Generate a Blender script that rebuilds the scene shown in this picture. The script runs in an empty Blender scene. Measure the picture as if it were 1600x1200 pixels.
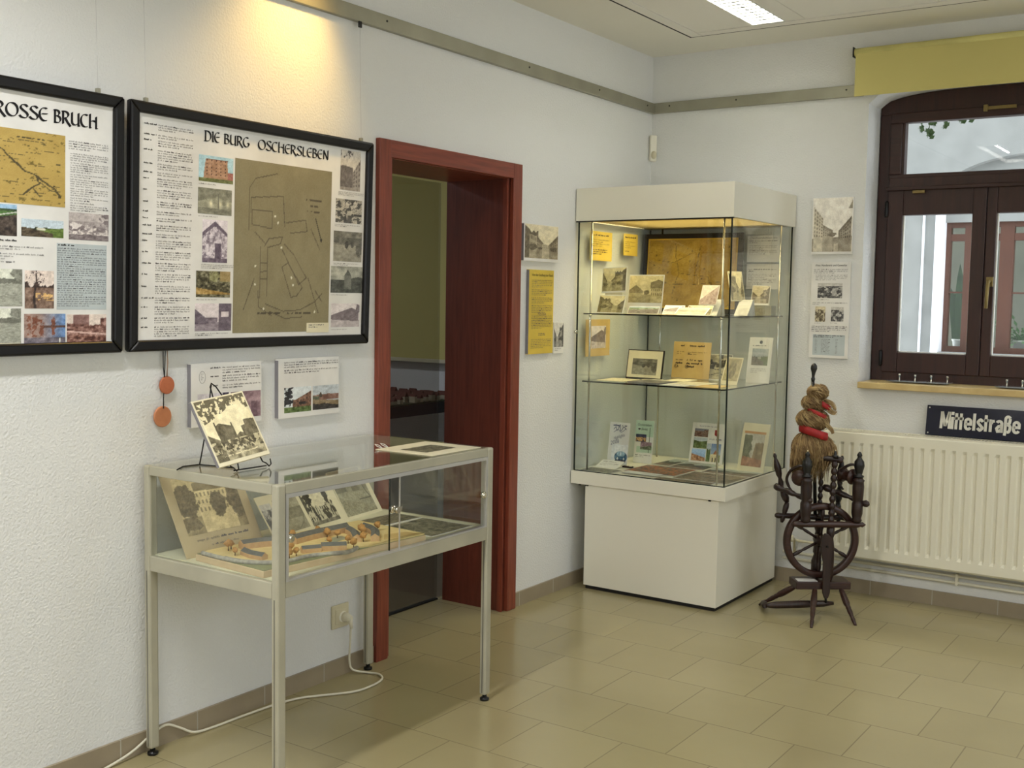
import bpy, math, random
import numpy as np
from mathutils import Vector, Matrix
SC = bpy.context.scene
COL = SC.collection
R = math.radians
rnd = random.Random(7)

# ------------------------------------------------------------------ helpers
def lin(c):
    return tuple((x / 12.92 if x <= .04045 else ((x + .055) / 1.055) ** 2.4) for x in c)

def wm(o):
    return o.matrix_basis.copy() if o.parent is None else wm(o.parent) @ o.matrix_basis

class MB:
    """collects shapes into one mesh"""
    def __init__(s):
        s.v = []; s.f = []; s.sm = []; s.mi = []; s.m = 0; s.M = None; s.st = []
    def add(s, vs, fs, smooth=False, mats=None):
        b = len(s.v); s.st.append((b, len(s.f)))
        if s.M is not None:
            vs = [s.M @ Vector(v) for v in vs]
        s.v += [tuple(v) for v in vs]
        for i, f in enumerate(fs):
            s.f.append([b + j for j in f]); s.sm.append(smooth); s.mi.append(mats[i] if mats else s.m)
        return s
    def box(s, x0, x1, y0, y1, z0, z1, mats=None):
        v = [(x0, y0, z0), (x1, y0, z0), (x1, y1, z0), (x0, y1, z0), (x0, y0, z1), (x1, y0, z1), (x1, y1, z1), (x0, y1, z1)]
        return s.add(v, [(0, 3, 2, 1), (4, 5, 6, 7), (0, 1, 5, 4), (1, 2, 6, 5), (2, 3, 7, 6), (3, 0, 4, 7)], False, mats)
    def quad(s, a, b, c, d):
        return s.add([a, b, c, d], [(0, 1, 2, 3)])
    def prism(s, poly, a0, a1, ax='z', smooth=False):
        n = len(poly)
        def mk(p, a):
            return {'z': (p[0], p[1], a), 'y': (p[0], a, p[1]), 'x': (a, p[0], p[1])}[ax]
        v = [mk(p, a0) for p in poly] + [mk(p, a1) for p in poly]
        f = [tuple(range(n - 1, -1, -1)), tuple(range(n, 2 * n))]
        if ax == 'y':
            f = [tuple(range(n)), tuple(range(2 * n - 1, n - 1, -1))]
        s.add(v, f)
        b = len(s.v) - 2 * n
        for i in range(n):
            j = (i + 1) % n
            q = [b + i, b + j, b + n + j, b + n + i]
            if ax == 'y': q.reverse()
            s.f.append(q); s.sm.append(smooth); s.mi.append(s.m)
        return s
    def tube(s, pts, r, seg=8, closed=False, smooth=True):
        pts = [Vector(p) for p in pts]; n = len(pts)
        rr = r if isinstance(r, (list, tuple)) else [r] * n
        vs = []; fs = []
        prev = None
        for i, p in enumerate(pts):
            if closed:
                d = pts[(i + 1) % n] - pts[i - 1]
            else:
                d = pts[min(i + 1, n - 1)] - pts[max(i - 1, 0)]
            if d.length < 1e-9: d = Vector((0, 0, 1))
            d.normalize()
            if prev is None:
                a = Vector((0, 0, 1)) if abs(d.z) < .9 else Vector((1, 0, 0))
                u = d.cross(a).normalized()
            else:
                u = prev - d * prev.dot(d)
                u = u.normalized() if u.length > 1e-6 else d.orthogonal().normalized()
            prev = u
            w = d.cross(u)
            for k in range(seg):
                t = 2 * math.pi * k / seg
                vs.append(p + (u * math.cos(t) + w * math.sin(t)) * rr[i])
        m = n if closed else n - 1
        for i in range(m):
            for k in range(seg):
                j = (i + 1) % n; l = (k + 1) % seg
                fs.append((i * seg + k, i * seg + l, j * seg + l, j * seg + k))
        s.add(vs, fs, smooth)
        if not closed:
            b = len(s.v) - n * seg
            s.f.append([b + k for k in range(seg - 1, -1, -1)]); s.sm.append(False); s.mi.append(s.m)
            s.f.append([b + (n - 1) * seg + k for k in range(seg)]); s.sm.append(False); s.mi.append(s.m)
        return s
    def lathe(s, p0, p1, prof, seg=14, scale=1.0):
        """turned piece from p0 to p1; prof = [(t, radius)]"""
        p0 = Vector(p0); p1 = Vector(p1); d = p1 - p0; L = d.length; d.normalize()
        u = d.orthogonal().normalized(); w = d.cross(u)
        vs = []; fs = []
        for t, r in prof:
            for k in range(seg):
                a = 2 * math.pi * k / seg
                vs.append(p0 + d * (t * L) + (u * math.cos(a) + w * math.sin(a)) * max(r * scale, 1e-4))
        n = len(prof)
        for i in range(n - 1):
            for k in range(seg):
                l = (k + 1) % seg
                fs.append((i * seg + k, i * seg + l, (i + 1) * seg + l, (i + 1) * seg + k))
        s.add(vs, fs, True)
        b = len(s.v) - n * seg
        s.f.append([b + k for k in range(seg - 1, -1, -1)]); s.sm.append(False); s.mi.append(s.m)
        s.f.append([b + (n - 1) * seg + k for k in range(seg)]); s.sm.append(False); s.mi.append(s.m)
        return s
    def ball(s, c, rx, ry=None, rz=None, seg=12, rings=8, noise=0, seed=0):
        ry = ry or rx; rz = rz or rx; rr = random.Random(seed)
        vs = []; fs = []
        for i in range(rings + 1):
            th = math.pi * i / rings
            for k in range(seg):
                ph = 2 * math.pi * k / seg
                q = 1 + noise * (rr.random() - .5) * 2
                vs.append((c[0] + rx * q * math.sin(th) * math.cos(ph), c[1] + ry * q * math.sin(th) * math.sin(ph), c[2] + rz * q * math.cos(th)))
        for i in range(rings):
            for k in range(seg):
                l = (k + 1) % seg
                fs.append((i * seg + k, (i + 1) * seg + k, (i + 1) * seg + l, i * seg + l))
        return s.add(vs, fs, True)
    def build(s, name, mat, parent=None, local=False, bevel=0, segs=2, subsurf=0):
        me = bpy.data.meshes.new(name)
        vs = s.v
        if parent is not None and not local:
            inv = wm(parent).inverted()
            vs = [tuple(inv @ Vector(v)) for v in vs]
        me.from_pydata(vs, [], s.f)
        me.polygons.foreach_set('use_smooth', s.sm)
        for m in (mat if isinstance(mat, (list, tuple)) else [mat]):
            me.materials.append(m)
        if any(s.mi):
            me.polygons.foreach_set('material_index', s.mi)
        me.update()
        o = bpy.data.objects.new(name, me); COL.objects.link(o)
        if parent is not None: o.parent = parent
        if bevel:
            b = o.modifiers.new('Bevel', 'BEVEL'); b.width = bevel; b.segments = segs; b.limit_method = 'ANGLE'; b.angle_limit = R(40)
        if subsurf:
            b = o.modifiers.new('Sub', 'SUBSURF'); b.levels = subsurf; b.render_levels = subsurf
        return o

def each(mb, name, m, parent=None, **k):
    """every shape collected in mb becomes an object of its own"""
    out = []; st = mb.st + [(len(mb.v), len(mb.f))]
    for (v0, f0), (v1, f1) in zip(st[:-1], st[1:]):
        q = MB(); q.v = mb.v[v0:v1]; q.f = [[i - v0 for i in f] for f in mb.f[f0:f1]]; q.sm = mb.sm[f0:f1]; q.mi = mb.mi[f0:f1]
        out.append(q.build(name, m, parent, **k))
    return out

def tag(o, label=None, cat=None, group=None, kind=None):
    if label: o['label'] = label
    if cat: o['category'] = cat
    if group: o['group'] = group
    if kind: o['kind'] = kind
    return o

def thing(name, label, cat, loc=(0, 0, 0), group=None, M=None):
    o = bpy.data.objects.new(name, None); COL.objects.link(o)
    o.empty_display_size = .05
    o.matrix_basis = M if M is not None else Matrix.Translation(loc)
    return tag(o, label, cat, group)

def frame(o, ex, ey):
    """matrix whose local x runs along ex, local y along ey, local z = their normal"""
    ex = Vector(ex).normalized(); ey = Vector(ey); ey = (ey - ex * ey.dot(ex)).normalized(); n = ex.cross(ey)
    m = Matrix.Identity(4)
    for i in range(3):
        m[i][0] = ex[i]; m[i][1] = ey[i]; m[i][2] = n[i]; m[i][3] = o[i]
    return m

def copy_tree(o, parent=None):
    c = o.copy(); COL.objects.link(c)
    if parent is not None: c.parent = parent
    for ch in [x for x in COL.objects if x.parent == o]:
        copy_tree(ch, c)
    return c

# ---------------------------------------------------------------- materials
def mat(name, col, rough=.5, metal=0., noise=None, bump=None, spec=.5, coat=0., emit=0.):
    """col in display values; noise=(scale, amount, second colour); bump=(scale, strength[, dist])"""
    m = bpy.data.materials.new(name); m.use_nodes = True
    nt = m.node_tree; b = nt.nodes['Principled BSDF']
    b.inputs['Base Color'].default_value = (*lin(col), 1)
    b.inputs['Roughness'].default_value = rough
    b.inputs['Metallic'].default_value = metal
    b.inputs['Specular IOR Level'].default_value = spec
    b.inputs['Coat Weight'].default_value = coat
    tc = nt.nodes.new('ShaderNodeTexCoord')
    if emit:
        b.inputs['Emission Color'].default_value = (*lin(col), 1); b.inputs['Emission Strength'].default_value = emit
    sc, am, c2 = noise if noise else (6., .06, tuple(x * .93 for x in col))
    n = nt.nodes.new('ShaderNodeTexNoise'); n.inputs['Scale'].default_value = sc; n.inputs['Detail'].default_value = 4
    nt.links.new(tc.outputs['Object'], n.inputs['Vector'])
    mx = nt.nodes.new('ShaderNodeMix'); mx.data_type = 'RGBA'
    mx.inputs[6].default_value = (*lin(col), 1); mx.inputs[7].default_value = (*lin(c2), 1)
    mr = nt.nodes.new('ShaderNodeMapRange'); mr.inputs[1].default_value = .35; mr.inputs[2].default_value = .65
    mr.inputs[3].default_value = 0; mr.inputs[4].default_value = am if noise else 1.
    nt.links.new(n.outputs['Fac'], mr.inputs[0]); nt.links.new(mr.outputs[0], mx.inputs[0])
    nt.links.new(mx.outputs[2], b.inputs['Base Color'])
    if bump:
        bn = nt.nodes.new('ShaderNodeTexNoise'); bn.inputs['Scale'].default_value = bump[0]; bn.inputs['Detail'].default_value = 3
        nt.links.new(tc.outputs['Object'], bn.inputs['Vector'])
        bp = nt.nodes.new('ShaderNodeBump'); bp.inputs['Strength'].default_value = bump[1]
        bp.inputs['Distance'].default_value = bump[2] if len(bump) > 2 else .003
        nt.links.new(bn.outputs['Fac'], bp.inputs['Height']); nt.links.new(bp.outputs['Normal'], b.inputs['Normal'])
    return m

def mat_wood(name, c1, c2, rough=.45, axis='Z', scale=14.):
    m = mat(name, c1, rough); nt = m.node_tree; b = nt.nodes['Principled BSDF']
    tc = nt.nodes.new('ShaderNodeTexCoord'); mp = nt.nodes.new('ShaderNodeMapping')
    s = {'X': (.6, 9, 9), 'Y': (9, .6, 9), 'Z': (9, 9, .6)}[axis]
    mp.inputs['Scale'].default_value = tuple(x * scale / 14 for x in s)
    n = nt.nodes.new('ShaderNodeTexNoise'); n.inputs['Scale'].default_value = 5; n.inputs['Detail'].default_value = 6; n.inputs['Distortion'].default_value = .6
    rp = nt.nodes.new('ShaderNodeValToRGB')
    rp.color_ramp.elements[0].position = .3; rp.color_ramp.elements[1].position = .72
    rp.color_ramp.elements[0].color = (*lin(c2), 1); rp.color_ramp.elements[1].color = (*lin(c1), 1)
    nt.links.new(tc.outputs['Object'], mp.inputs[0]); nt.links.new(mp.outputs[0], n.inputs['Vector'])
    nt.links.new(n.outputs['Fac'], rp.inputs[0]); nt.links.new(rp.outputs[0], b.inputs['Base Color'])
    return m

def mat_glass(name, tint, f0=.04, gain=1.):
    """thin clear sheet: straight transmission plus a mirror reflection that grows at grazing angles"""
    m = bpy.data.materials.new(name); m.use_nodes = True; nt = m.node_tree; nt.nodes.clear()
    out = nt.nodes.new('ShaderNodeOutputMaterial'); mix = nt.nodes.new('ShaderNodeMixShader')
    tr = nt.nodes.new('ShaderNodeBsdfTransparent'); tr.inputs[0].default_value = (*tint, 1)
    gl = nt.nodes.new('ShaderNodeBsdfGlossy'); gl.inputs['Roughness'].default_value = .015; gl.inputs[0].default_value = (1, 1, 1, 1)
    ge = nt.nodes.new('ShaderNodeNewGeometry')
    dt = nt.nodes.new('ShaderNodeVectorMath'); dt.operation = 'DOT_PRODUCT'
    nt.links.new(ge.outputs['Normal'], dt.inputs[0]); nt.links.new(ge.outputs['Incoming'], dt.inputs[1])
    def mth(op, a, b=None):
        n = nt.nodes.new('ShaderNodeMath'); n.operation = op
        for i, q in enumerate((a, b)):
            if q is None: continue
            if isinstance(q, (int, float)): n.inputs[i].default_value = q
            else: nt.links.new(q, n.inputs[i])
        n.use_clamp = True
        return n.outputs[0]
    x = mth('POWER', mth('SUBTRACT', 1., mth('ABSOLUTE', dt.outputs['Value'])), 5.)
    x = mth('ADD', mth('MULTIPLY', x, (1 - f0) * gain), f0)
    nt.links.new(x, mix.inputs[0]); nt.links.new(tr.outputs[0], mix.inputs[1]); nt.links.new(gl.outputs[0], mix.inputs[2])
    nt.links.new(mix.outputs[0], out.inputs[0])
    return m

def mat_print(name, rough=.4):
    """printed picture: colour comes from the mesh's own ink attribute"""
    m = mat(name, (1, 1, 1), rough); nt = m.node_tree; b = nt.nodes['Principled BSDF']
    a = nt.nodes.new('ShaderNodeAttribute'); a.attribute_name = 'ink'
    nt.links.new(a.outputs['Color'], b.inputs['Base Color'])
    return m

def mat_floor():
    m = mat('floor_tiles', (.6, .54, .4), .22); nt = m.node_tree; b = nt.nodes['Principled BSDF']
    tc = nt.nodes.new('ShaderNodeTexCoord'); mp = nt.nodes.new('ShaderNodeMapping')
    mp.inputs['Location'].default_value = (-.42 + .311 * 40, 1.43 + .3255 * 40, 0)
    br = nt.nodes.new('ShaderNodeTexBrick'); br.offset = .5; br.squash = 1
    br.inputs['Scale'].default_value = 1; br.inputs['Brick Width'].default_value = .311; br.inputs['Row Height'].default_value = .3255
    br.inputs['Mortar Size'].default_value = .0022; br.inputs['Mortar Smooth'].default_value = .3; br.inputs['Bias'].default_value = 0
    br.inputs['Color1'].default_value = (*lin((.64, .60, .455)), 1); br.inputs['Color2'].default_value = (*lin((.62, .58, .435)), 1)
    br.inputs['Mortar'].default_value = (*lin((.52, .475, .36)), 1)
    nt.links.new(tc.outputs['Object'], mp.inputs[0]); nt.links.new(mp.outputs[0], br.inputs['Vector'])
    n = nt.nodes.new('ShaderNodeTexNoise'); n.inputs['Scale'].default_value = 2.2; n.inputs['Detail'].default_value = 6
    nt.links.new(tc.outputs['Object'], n.inputs['Vector'])
    mx = nt.nodes.new('ShaderNodeMix'); mx.data_type = 'RGBA'; mx.blend_type = 'MULTIPLY'; mx.inputs[0].default_value = .35
    rp = nt.nodes.new('ShaderNodeValToRGB'); rp.color_ramp.elements[0].color = (.72, .7, .66, 1); rp.color_ramp.elements[0].position = .3
    rp.color_ramp.elements[1].position = .7
    nt.links.new(n.outputs['Fac'], rp.inputs[0]); nt.links.new(br.outputs['Color'], mx.inputs[6]); nt.links.new(rp.outputs[0], mx.inputs[7])
    nt.links.new(mx.outputs[2], b.inputs['Base Color'])
    bp = nt.nodes.new('ShaderNodeBump'); bp.inputs['Strength'].default_value = .25; bp.inputs['Distance'].default_value = .002; bp.invert = True
    nt.links.new(br.outputs['Fac'], bp.inputs['Height']); nt.links.new(bp.outputs['Normal'], b.inputs['Normal'])
    return m

M = {}
M['wall'] = mat('white_textured_wallpaper', (.88, .883, .875), .85, bump=(120., .7, .004), noise=(1.2, .4, (.865, .868, .86)))
M['ceiling'] = mat('ceiling_plaster', (.89, .88, .84), .9, noise=(2, .2, (.87, .86, .82)), bump=(60., .1))
M['ceil_panel'] = mat('ceiling_panel', (.90, .89, .86), .8, noise=(2, .2, (.89, .88, .85)))
M['gap_shade'] = mat('gap_shade', (.06, .06, .06), .9)
M['floor'] = mat_floor()
M['base'] = mat('baseboard_tile', (.60, .55, .46), .35, noise=(9, .5, (.55, .50, .42)))
M['grout'] = mat('pale_grout', (.72, .70, .64), .8)
M['rail'] = mat('grey_aluminium', (.62, .61, .54), .45, .35)
M['rail2'] = mat('rail_screw', (.2, .19, .17), .5, .6)
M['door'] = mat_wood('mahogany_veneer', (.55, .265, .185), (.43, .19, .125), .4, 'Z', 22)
M['jamb'] = mat_wood('mahogany_veneer_shaded', (.43, .20, .14), (.34, .15, .10), .4, 'Z', 22)  # same veneer as the casing, darkened to paint in the doorway shade
M['doorx'] = mat_wood('mahogany_veneer_cross', (.55, .265, .185), (.43, .19, .125), .4, 'Y', 22)
M['winwood'] = mat_wood('dark_window_wood', (.24, .125, .10), (.17, .085, .07), .42, 'Z', 16)
M['winwoodx'] = mat_wood('dark_window_wood_cross', (.24, .125, .10), (.17, .085, .07), .42, 'X', 16)
M['brass'] = mat('brass', (.55, .48, .30), .35, .7)
M['glass'] = mat_glass('clear_glass', (.985, .99, .985), .022)
M['glass_case'] = mat_glass('showcase_glass', (.958, .972, .962), .04)
M['glass_door'] = mat_glass('tinted_door_glass', (.80, .80, .77), .05, 1.)
M['edge'] = mat('glass_edge', (.07, .12, .10), .12)
M['sill'] = mat('yellow_marble_sill', (.83, .74, .52), .3, noise=(14, .6, (.74, .63, .42)))
M['blind'] = mat('yellow_blind_cloth', (.80, .76, .48), .8, bump=(500., .1), noise=(3, .5, (.78, .74, .46)))
M['blind_tube'] = mat('yellow_blind_roll', (.87, .84, .55), .7)
M['black'] = mat('black_lacquer', (.035, .03, .035), .3, noise=(9, .6, (.05, .04, .045)), spec=.4)
M['blackmat'] = mat('matt_black', (.055, .05, .05), .6)
M['paper'] = mat('poster_card', (.93, .925, .91), .45)
M['cream'] = mat('cream_card', (.93, .90, .78), .5)
M['yellow'] = mat('yellow_card', (.86, .75, .30), .55)
M['ochre'] = mat('aged_ochre_paper', (.80, .69, .45), .6, noise=(11, .7, (.71, .60, .37)))
M['mount'] = mat('brownish_mount', (.75, .69, .55), .6, noise=(11, .7, (.69, .62, .48)))
M['bluepaper'] = mat('pale_blue_paper', (.76, .80, .81), .6)
M['ink'] = mat('ink', (.10, .09, .10), .6)
M['inkgrey'] = mat('grey_ink', (.36, .35, .37), .6)
M['inkblue'] = mat('blue_ink', (.14, .20, .42), .6)
M['print'] = mat_print('printed_picture', .38)
M['greyboard'] = mat('grey_board_edge', (.52, .51, .53), .7)
M['seal'] = mat('terracotta_wax', (.76, .50, .35), .5, noise=(60, .5, (.71, .45, .31)))
M['seal2'] = mat('darker_terracotta_wax', (.70, .40, .26), .5, noise=(60, .5, (.65, .35, .22)))
M['cord'] = mat('black_cord', (.10, .10, .11), .8)
M['cord2'] = mat('pale_cord', (.66, .56, .48), .8)
M['alu'] = mat('champagne_aluminium', (.73, .715, .64), .4, .25)
M['alu2'] = mat('bright_aluminium', (.80, .80, .80), .3, .6)
M['chrome'] = mat('chrome', (.85, .84, .80), .12, 1.)
M['foot'] = mat('dark_steel_foot', (.16, .16, .16), .3, .7)
M['shelf'] = mat('off_white_shelf', (.88, .87, .76), .45)
M['white'] = mat('white_laminate', (.93, .915, .85), .38, noise=(3, .3, (.92, .905, .84)))
M['whitelamp'] = mat('white_lamp_metal', (.93, .93, .90), .3)
M['plastic'] = mat('cream_plastic', (.86, .83, .71), .35)
M['cable'] = mat('white_cable', (.88, .86, .78), .45)
M['radiator'] = mat('radiator_enamel', (.91, .895, .82), .3, noise=(2, .2, (.90, .885, .81)))
M['enamel'] = mat('blue_enamel', (.05, .055, .15), .16, noise=(30, .5, (.045, .045, .10)), spec=.35)
M['enamelw'] = mat('white_enamel', (.86, .85, .80), .15, coat=.5)
M['oldwood'] = mat_wood('dark_turned_wood', (.195, .115, .09), (.115, .068, .055), .35, 'Z', 30)
M['oldwood2'] = mat_wood('reddish_turned_wood', (.25, .14, .105), (.155, .085, .065), .35, 'X', 30)
M['blackwood'] = mat('blackened_wood', (.09, .085, .08), .35)
M['bone'] = mat('bone_tip', (.90, .84, .68), .35)
M['flax'] = mat('flax_fibre', (.62, .51, .34), .7, noise=(22, 1., (.40, .30, .19)), bump=(90., .5))
M['flaxl'] = mat('pale_flax_fibre', (.78, .68, .48), .6, noise=(26, 1., (.56, .44, .28)))
M['ribbon'] = mat('red_ribbon', (.68, .13, .13), .55, noise=(40, .8, (.55, .09, .10)))
M['plaster'] = mat('model_plaster', (.87, .79, .56), .7, noise=(25, .6, (.80, .70, .45)))
M['modelbase'] = mat('model_base_wood', (.85, .76, .62), .6, noise=(20, .7, (.80, .69, .54)))
M['meadow'] = mat('model_meadow', (.55, .56, .41), .8, noise=(30, .8, (.48, .49, .34)))
M['road'] = mat('model_grey_wall', (.70, .68, .62), .8, noise=(60, .8, (.50, .48, .46)))
M['mwall'] = mat('model_brick', (.80, .67, .49), .8, noise=(80, .8, (.76, .60, .42)))
M['mroof'] = mat('model_slate_roof', (.40, .40, .38), .75, noise=(70, .7, (.33, .33, .31)))
M['mtree'] = mat('model_autumn_tree', (.77, .58, .33), .9, noise=(150, .8, (.64, .46, .24)))
M['mtrunk'] = mat('model_trunk', (.34, .24, .14), .9)
M['pond'] = mat('model_pond', (.62, .64, .54), .3)
M['louvre'] = mat('golden_louvre', (.55, .50, .34), .35, .7)
M['wedge'] = mat('grey_plexiglass', (.70, .71, .70), .25)
M['slot'] = mat('profile_slot', (.45, .44, .41), .5, .3)
M['gold'] = mat('gilt_lip', (.82, .68, .30), .3, .7)
M['acrylic'] = mat_glass('clear_acrylic', (.92, .94, .96), .06)
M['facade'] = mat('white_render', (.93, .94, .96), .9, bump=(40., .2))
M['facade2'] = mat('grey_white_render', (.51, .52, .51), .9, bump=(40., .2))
M['courtwood'] = mat_wood('red_brown_window_wood', (.30, .155, .08), (.25, .125, .065), .5, 'Z', 16)
M['leaf'] = mat('green_leaf', (.28, .42, .18), .5, noise=(12, .8, (.20, .33, .13)))
M['leaf2'] = mat('dark_green_leaf', (.16, .27, .17), .5, noise=(20, .8, (.24, .36, .22)))
M['fern'] = mat('light_green_frond', (.38, .55, .33), .6, noise=(30, .8, (.28, .44, .26)))
M['pot'] = mat('white_glazed_pot', (.85, .86, .84), .3)
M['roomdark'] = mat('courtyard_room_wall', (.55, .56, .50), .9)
M['carpet'] = mat('brown_linoleum', (.44, .39, .31), .45)
M['townroof'] = mat('town_model_roof', (.42, .25, .20), .8, noise=(40, .8, (.34, .2, .17)))
M['townwall'] = mat('town_model_wall', (.72, .68, .58), .8)
M['townbase'] = mat('town_model_ground', (.30, .33, .24), .9)
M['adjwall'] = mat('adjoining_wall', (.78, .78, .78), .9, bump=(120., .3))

# ------------------------------------------------------- printed pictures
_rng = np.random.RandomState(5)
_LAT = _rng.rand(64, 64)
def vn(x, y, sd=0):
    x = x + sd * 7.31; y = y + sd * 3.17
    xi = np.floor(x).astype(int); yi = np.floor(y).astype(int); fx = x - xi; fy = y - yi
    fx = fx * fx * (3 - 2 * fx); fy = fy * fy * (3 - 2 * fy)
    a = _LAT[xi % 64, yi % 64]; b = _LAT[(xi + 1) % 64, yi % 64]; c = _LAT[xi % 64, (yi + 1) % 64]; d = _LAT[(xi + 1) % 64, (yi + 1) % 64]
    return (a * (1 - fx) + b * fx) * (1 - fy) + (c * (1 - fx) + d * fx) * fy
def fb(u, v, s=6, sd=0, o=4):
    t = 0; am = .5
    for i in range(o):
        t = t + am * vn(u * s * 2 ** i, v * s * 2 ** i, sd + i * 11); am *= .5
    return np.clip((t / (1 - .5 ** o) - .5) * 1.7 + .5, 0, 1)
def W(c, a, b): return np.where(c, a, b)
def tone(g, dark, light):
    g = np.clip(g, 0, 1)[..., None]
    return np.array(dark) * (1 - g) + np.array(light) * g
SEPIA = ((.24, .20, .15), (.95, .91, .78)); BW = ((.13, .13, .14), (.92, .91, .88)); PURP = ((.20, .15, .22), (.93, .88, .88))
BROWN = ((.33, .27, .19), (.86, .77, .58)); FADED = ((.30, .26, .18), (.80, .72, .53)); YEL = ((.26, .23, .15), (.97, .92, .72))

def bld(g, u, v, u0, u1, h0, h1, shade, nw=6, rows=3, wd=.35, base=.25, sd=0, roof=.0):
    """a row of houses between u0 and u1 whose eaves run from h0 to h1"""
    t = np.clip((u - u0) / (u1 - u0), 0, 1); h = h0 + (h1 - h0) * t
    ins = (u >= u0) & (u <= u1) & (v < h) & (v > base * 0)
    k = shade + .12 * (fb(u, v, 14, sd) - .5)
    fr = (v - base) / np.maximum(h - roof - base, .02)
    win = (np.abs((t * nw) % 1 - .5) < .22) & (np.abs((fr * rows) % 1 - .5) < .27) & (fr > 0) & (fr < 1)
    k = W(win, k - wd, k)
    k = W((v > h - roof) & (roof > 0), shade - .25 + .1 * fb(u, v, 20, sd + 3), k)
    return W(ins, k, g)
def tree(g, u, v, cu, cv, ru, rv, shade, sd=0, dens=.5):
    d = ((u - cu) / ru) ** 2 + ((v - cv) / rv) ** 2
    return W((d + .9 * (fb(u, v, 16, sd) - .5) * 2 * dens < .8), shade + .25 * (fb(u, v, 30, sd + 1) - .5), g)
def p_street(u, v, sd=1, T=SEPIA, road=.62):
    if sd % 2 == 0: u = 1 - u
    q = (sd * .37) % 1; m = .48 + .2 * q
    g = .95 - .10 * fb(u, v, 3, sd)
    g = W(v < .30 + .05 * np.abs(u - .5), road + .25 * (fb(u * 2, v * 6, 8, sd) - .5), g)
    g = bld(g, u, v, .0, .15, .97, .80 + .1 * q, .28, 3, 3, .15, .3, sd + 7)
    g = bld(g, u, v, .13, m - .18, .74 + .1 * q, .62, .62, 7, 2, .42, .30, sd, .0)
    ro = (u > .11) & (u < m - .16) & (v > .60) & (v < .76 + .1 * q + .03 * np.sin(u * 55)) & (v > .72 - .3 * (u - .12))
    g = W(ro, .24 + .2 * (fb(u, v, 18, sd) - .5), g)
    g = bld(g, u, v, m - .2, m, .68, .46, .48, 5, 3, .25, .3, sd + 3, .10)
    g = bld(g, u, v, m + .16, 1.0, .42, .62 + .3 * q, .46, 5, 3, .28, .3, sd + 5, .10)
    g = bld(g, u, v, m - .04, m + .18, .43, .42, .68, 4, 2, .2, .3, sd + 2)
    g = tree(g, u, v, .22, .34, .2, .09, .20, sd); g = tree(g, u, v, .88, .3, .12, .09, .22, sd + 2); g = tree(g, u, v, m - .1, .31, .08, .05, .18, sd + 1)
    return tone(g, *T)
def p_street_tall(u, v):
    g = .96 - .05 * fb(u, v, 3, 2)
    sky = tone(g, (.5, .46, .4), (.97, .95, .91))
    g2 = W(v < .24 + .05 * u, .48 + .2 * (fb(u * 2, v * 5, 9, 4) - .5), 2.)
    g2 = W((u > .55) & (v < .14 + .16 * (u - .55)) , .72, g2)
    g2 = bld(g2, u, v, .03, .27, .84, .62, .80, 4, 7, .42, .26, 3)
    g2 = bld(g2, u, v, .27, .52, .50, .40, .62, 5, 3, .3, .28, 5, .05)
    g2 = bld(g2, u, v, .66, .98, .38, .66, .52, 6, 4, .32, .24, 7, .06)
    g2 = tree(g2, u, v, .5, .32, .14, .05, .35, 2)
    g2 = W((u > .9) & (v > .8) & (v < .8 + (u - .9) * 1.6), .5, g2)
    a = tone(g2, (.25, .21, .17), (.96, .93, .84))
    return W((g2 > 1.5)[..., None], sky, a)
def p_houses(u, v, sd=1, T=BW):
    g = .9 - .1 * fb(u, v, 3, sd)
    g = W(v < .3, .55 + .2 * (fb(u, v, 12, sd) - .5), g)
    ro = .66 - 1.0 * np.abs(u - .2)
    g = W((u < .42) & (v < np.maximum(ro, .34)) & (v > .22), W(v > .36, .40, .62) + .1 * (fb(u, v, 20, sd) - .5), g)
    g = bld(g, u, v, .66, 1.0, .56, .56, .70, 6, 2, .45, .24, sd)
    g = W((u > .64) & (v > .54) & (v < .86 - .5 * np.abs(u - .86)) , .34 + .1 * fb(u, v, 18, sd), g)
    g = tree(g, u, v, .53, .38, .1, .1, .35, sd)
    return tone(g, *T)
def p_easel(u, v):
    g = .97 + 0 * u
    g = W(v < .30, .58 + .5 * (fb(u, v, 14, 3) - .5), g)
    g = W((u < .22) & (v < .45 - .6 * u), .35 + .3 * (fb(u, v, 20, 2) - .4), g)
    g = W((u > .20) & (u < .55) & (v > .17) & (v < .60 - .35 * np.abs(u - .30)), .36 + .22 * (fb(u * 1.5, v, 16, 4) - .5), g)
    g = W((u > .52) & (u < .76) & (v > .18) & (v < .40 - .5 * np.abs(u - .64)), .42 + .3 * (fb(u, v, 20, 5) - .5), g)
    g = W((u > .70) & (v > .2) & (v < .50 + .08 * (u > .78) - .1 * np.abs(u - .85)), .36 + .25 * (fb(u, v, 22, 8) - .5), g)
    g = W((np.abs(u - .21) < .012) & (v < .63) & (v > .4), .35, g); g = W((np.abs(u - .53) < .012) & (v < .58) & (v > .4), .35, g)
    g = W((v < .32) & (v > .13) & (fb(u, v, 18, 9) > .55), .80, g); g = W((v < .3) & (v > .13) & (fb(u, v, 20, 19) > .6), .25, g)
    lim = .84 - .34 * np.clip(.62 - u, 0, 1) ** .8 - .08 * (u > .9)
    g = W((v > lim) & (fb(u, v, 22, 6, 3) + 1.1 * (v - lim) > .52) & (v + .15 * fb(u, v, 9, 2) > .6), .34 + .06 * fb(u, v, 30, 3), g)
    cap = (np.abs(v - .07 - .02 * u) < .012) & (u > .15) & (u < .85) & (fb(u, v, 60, 3, 1) > .42)
    g = W(cap, .9, g)
    return tone(g, (.12, .10, .06), (.98, .94, .78))
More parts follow.
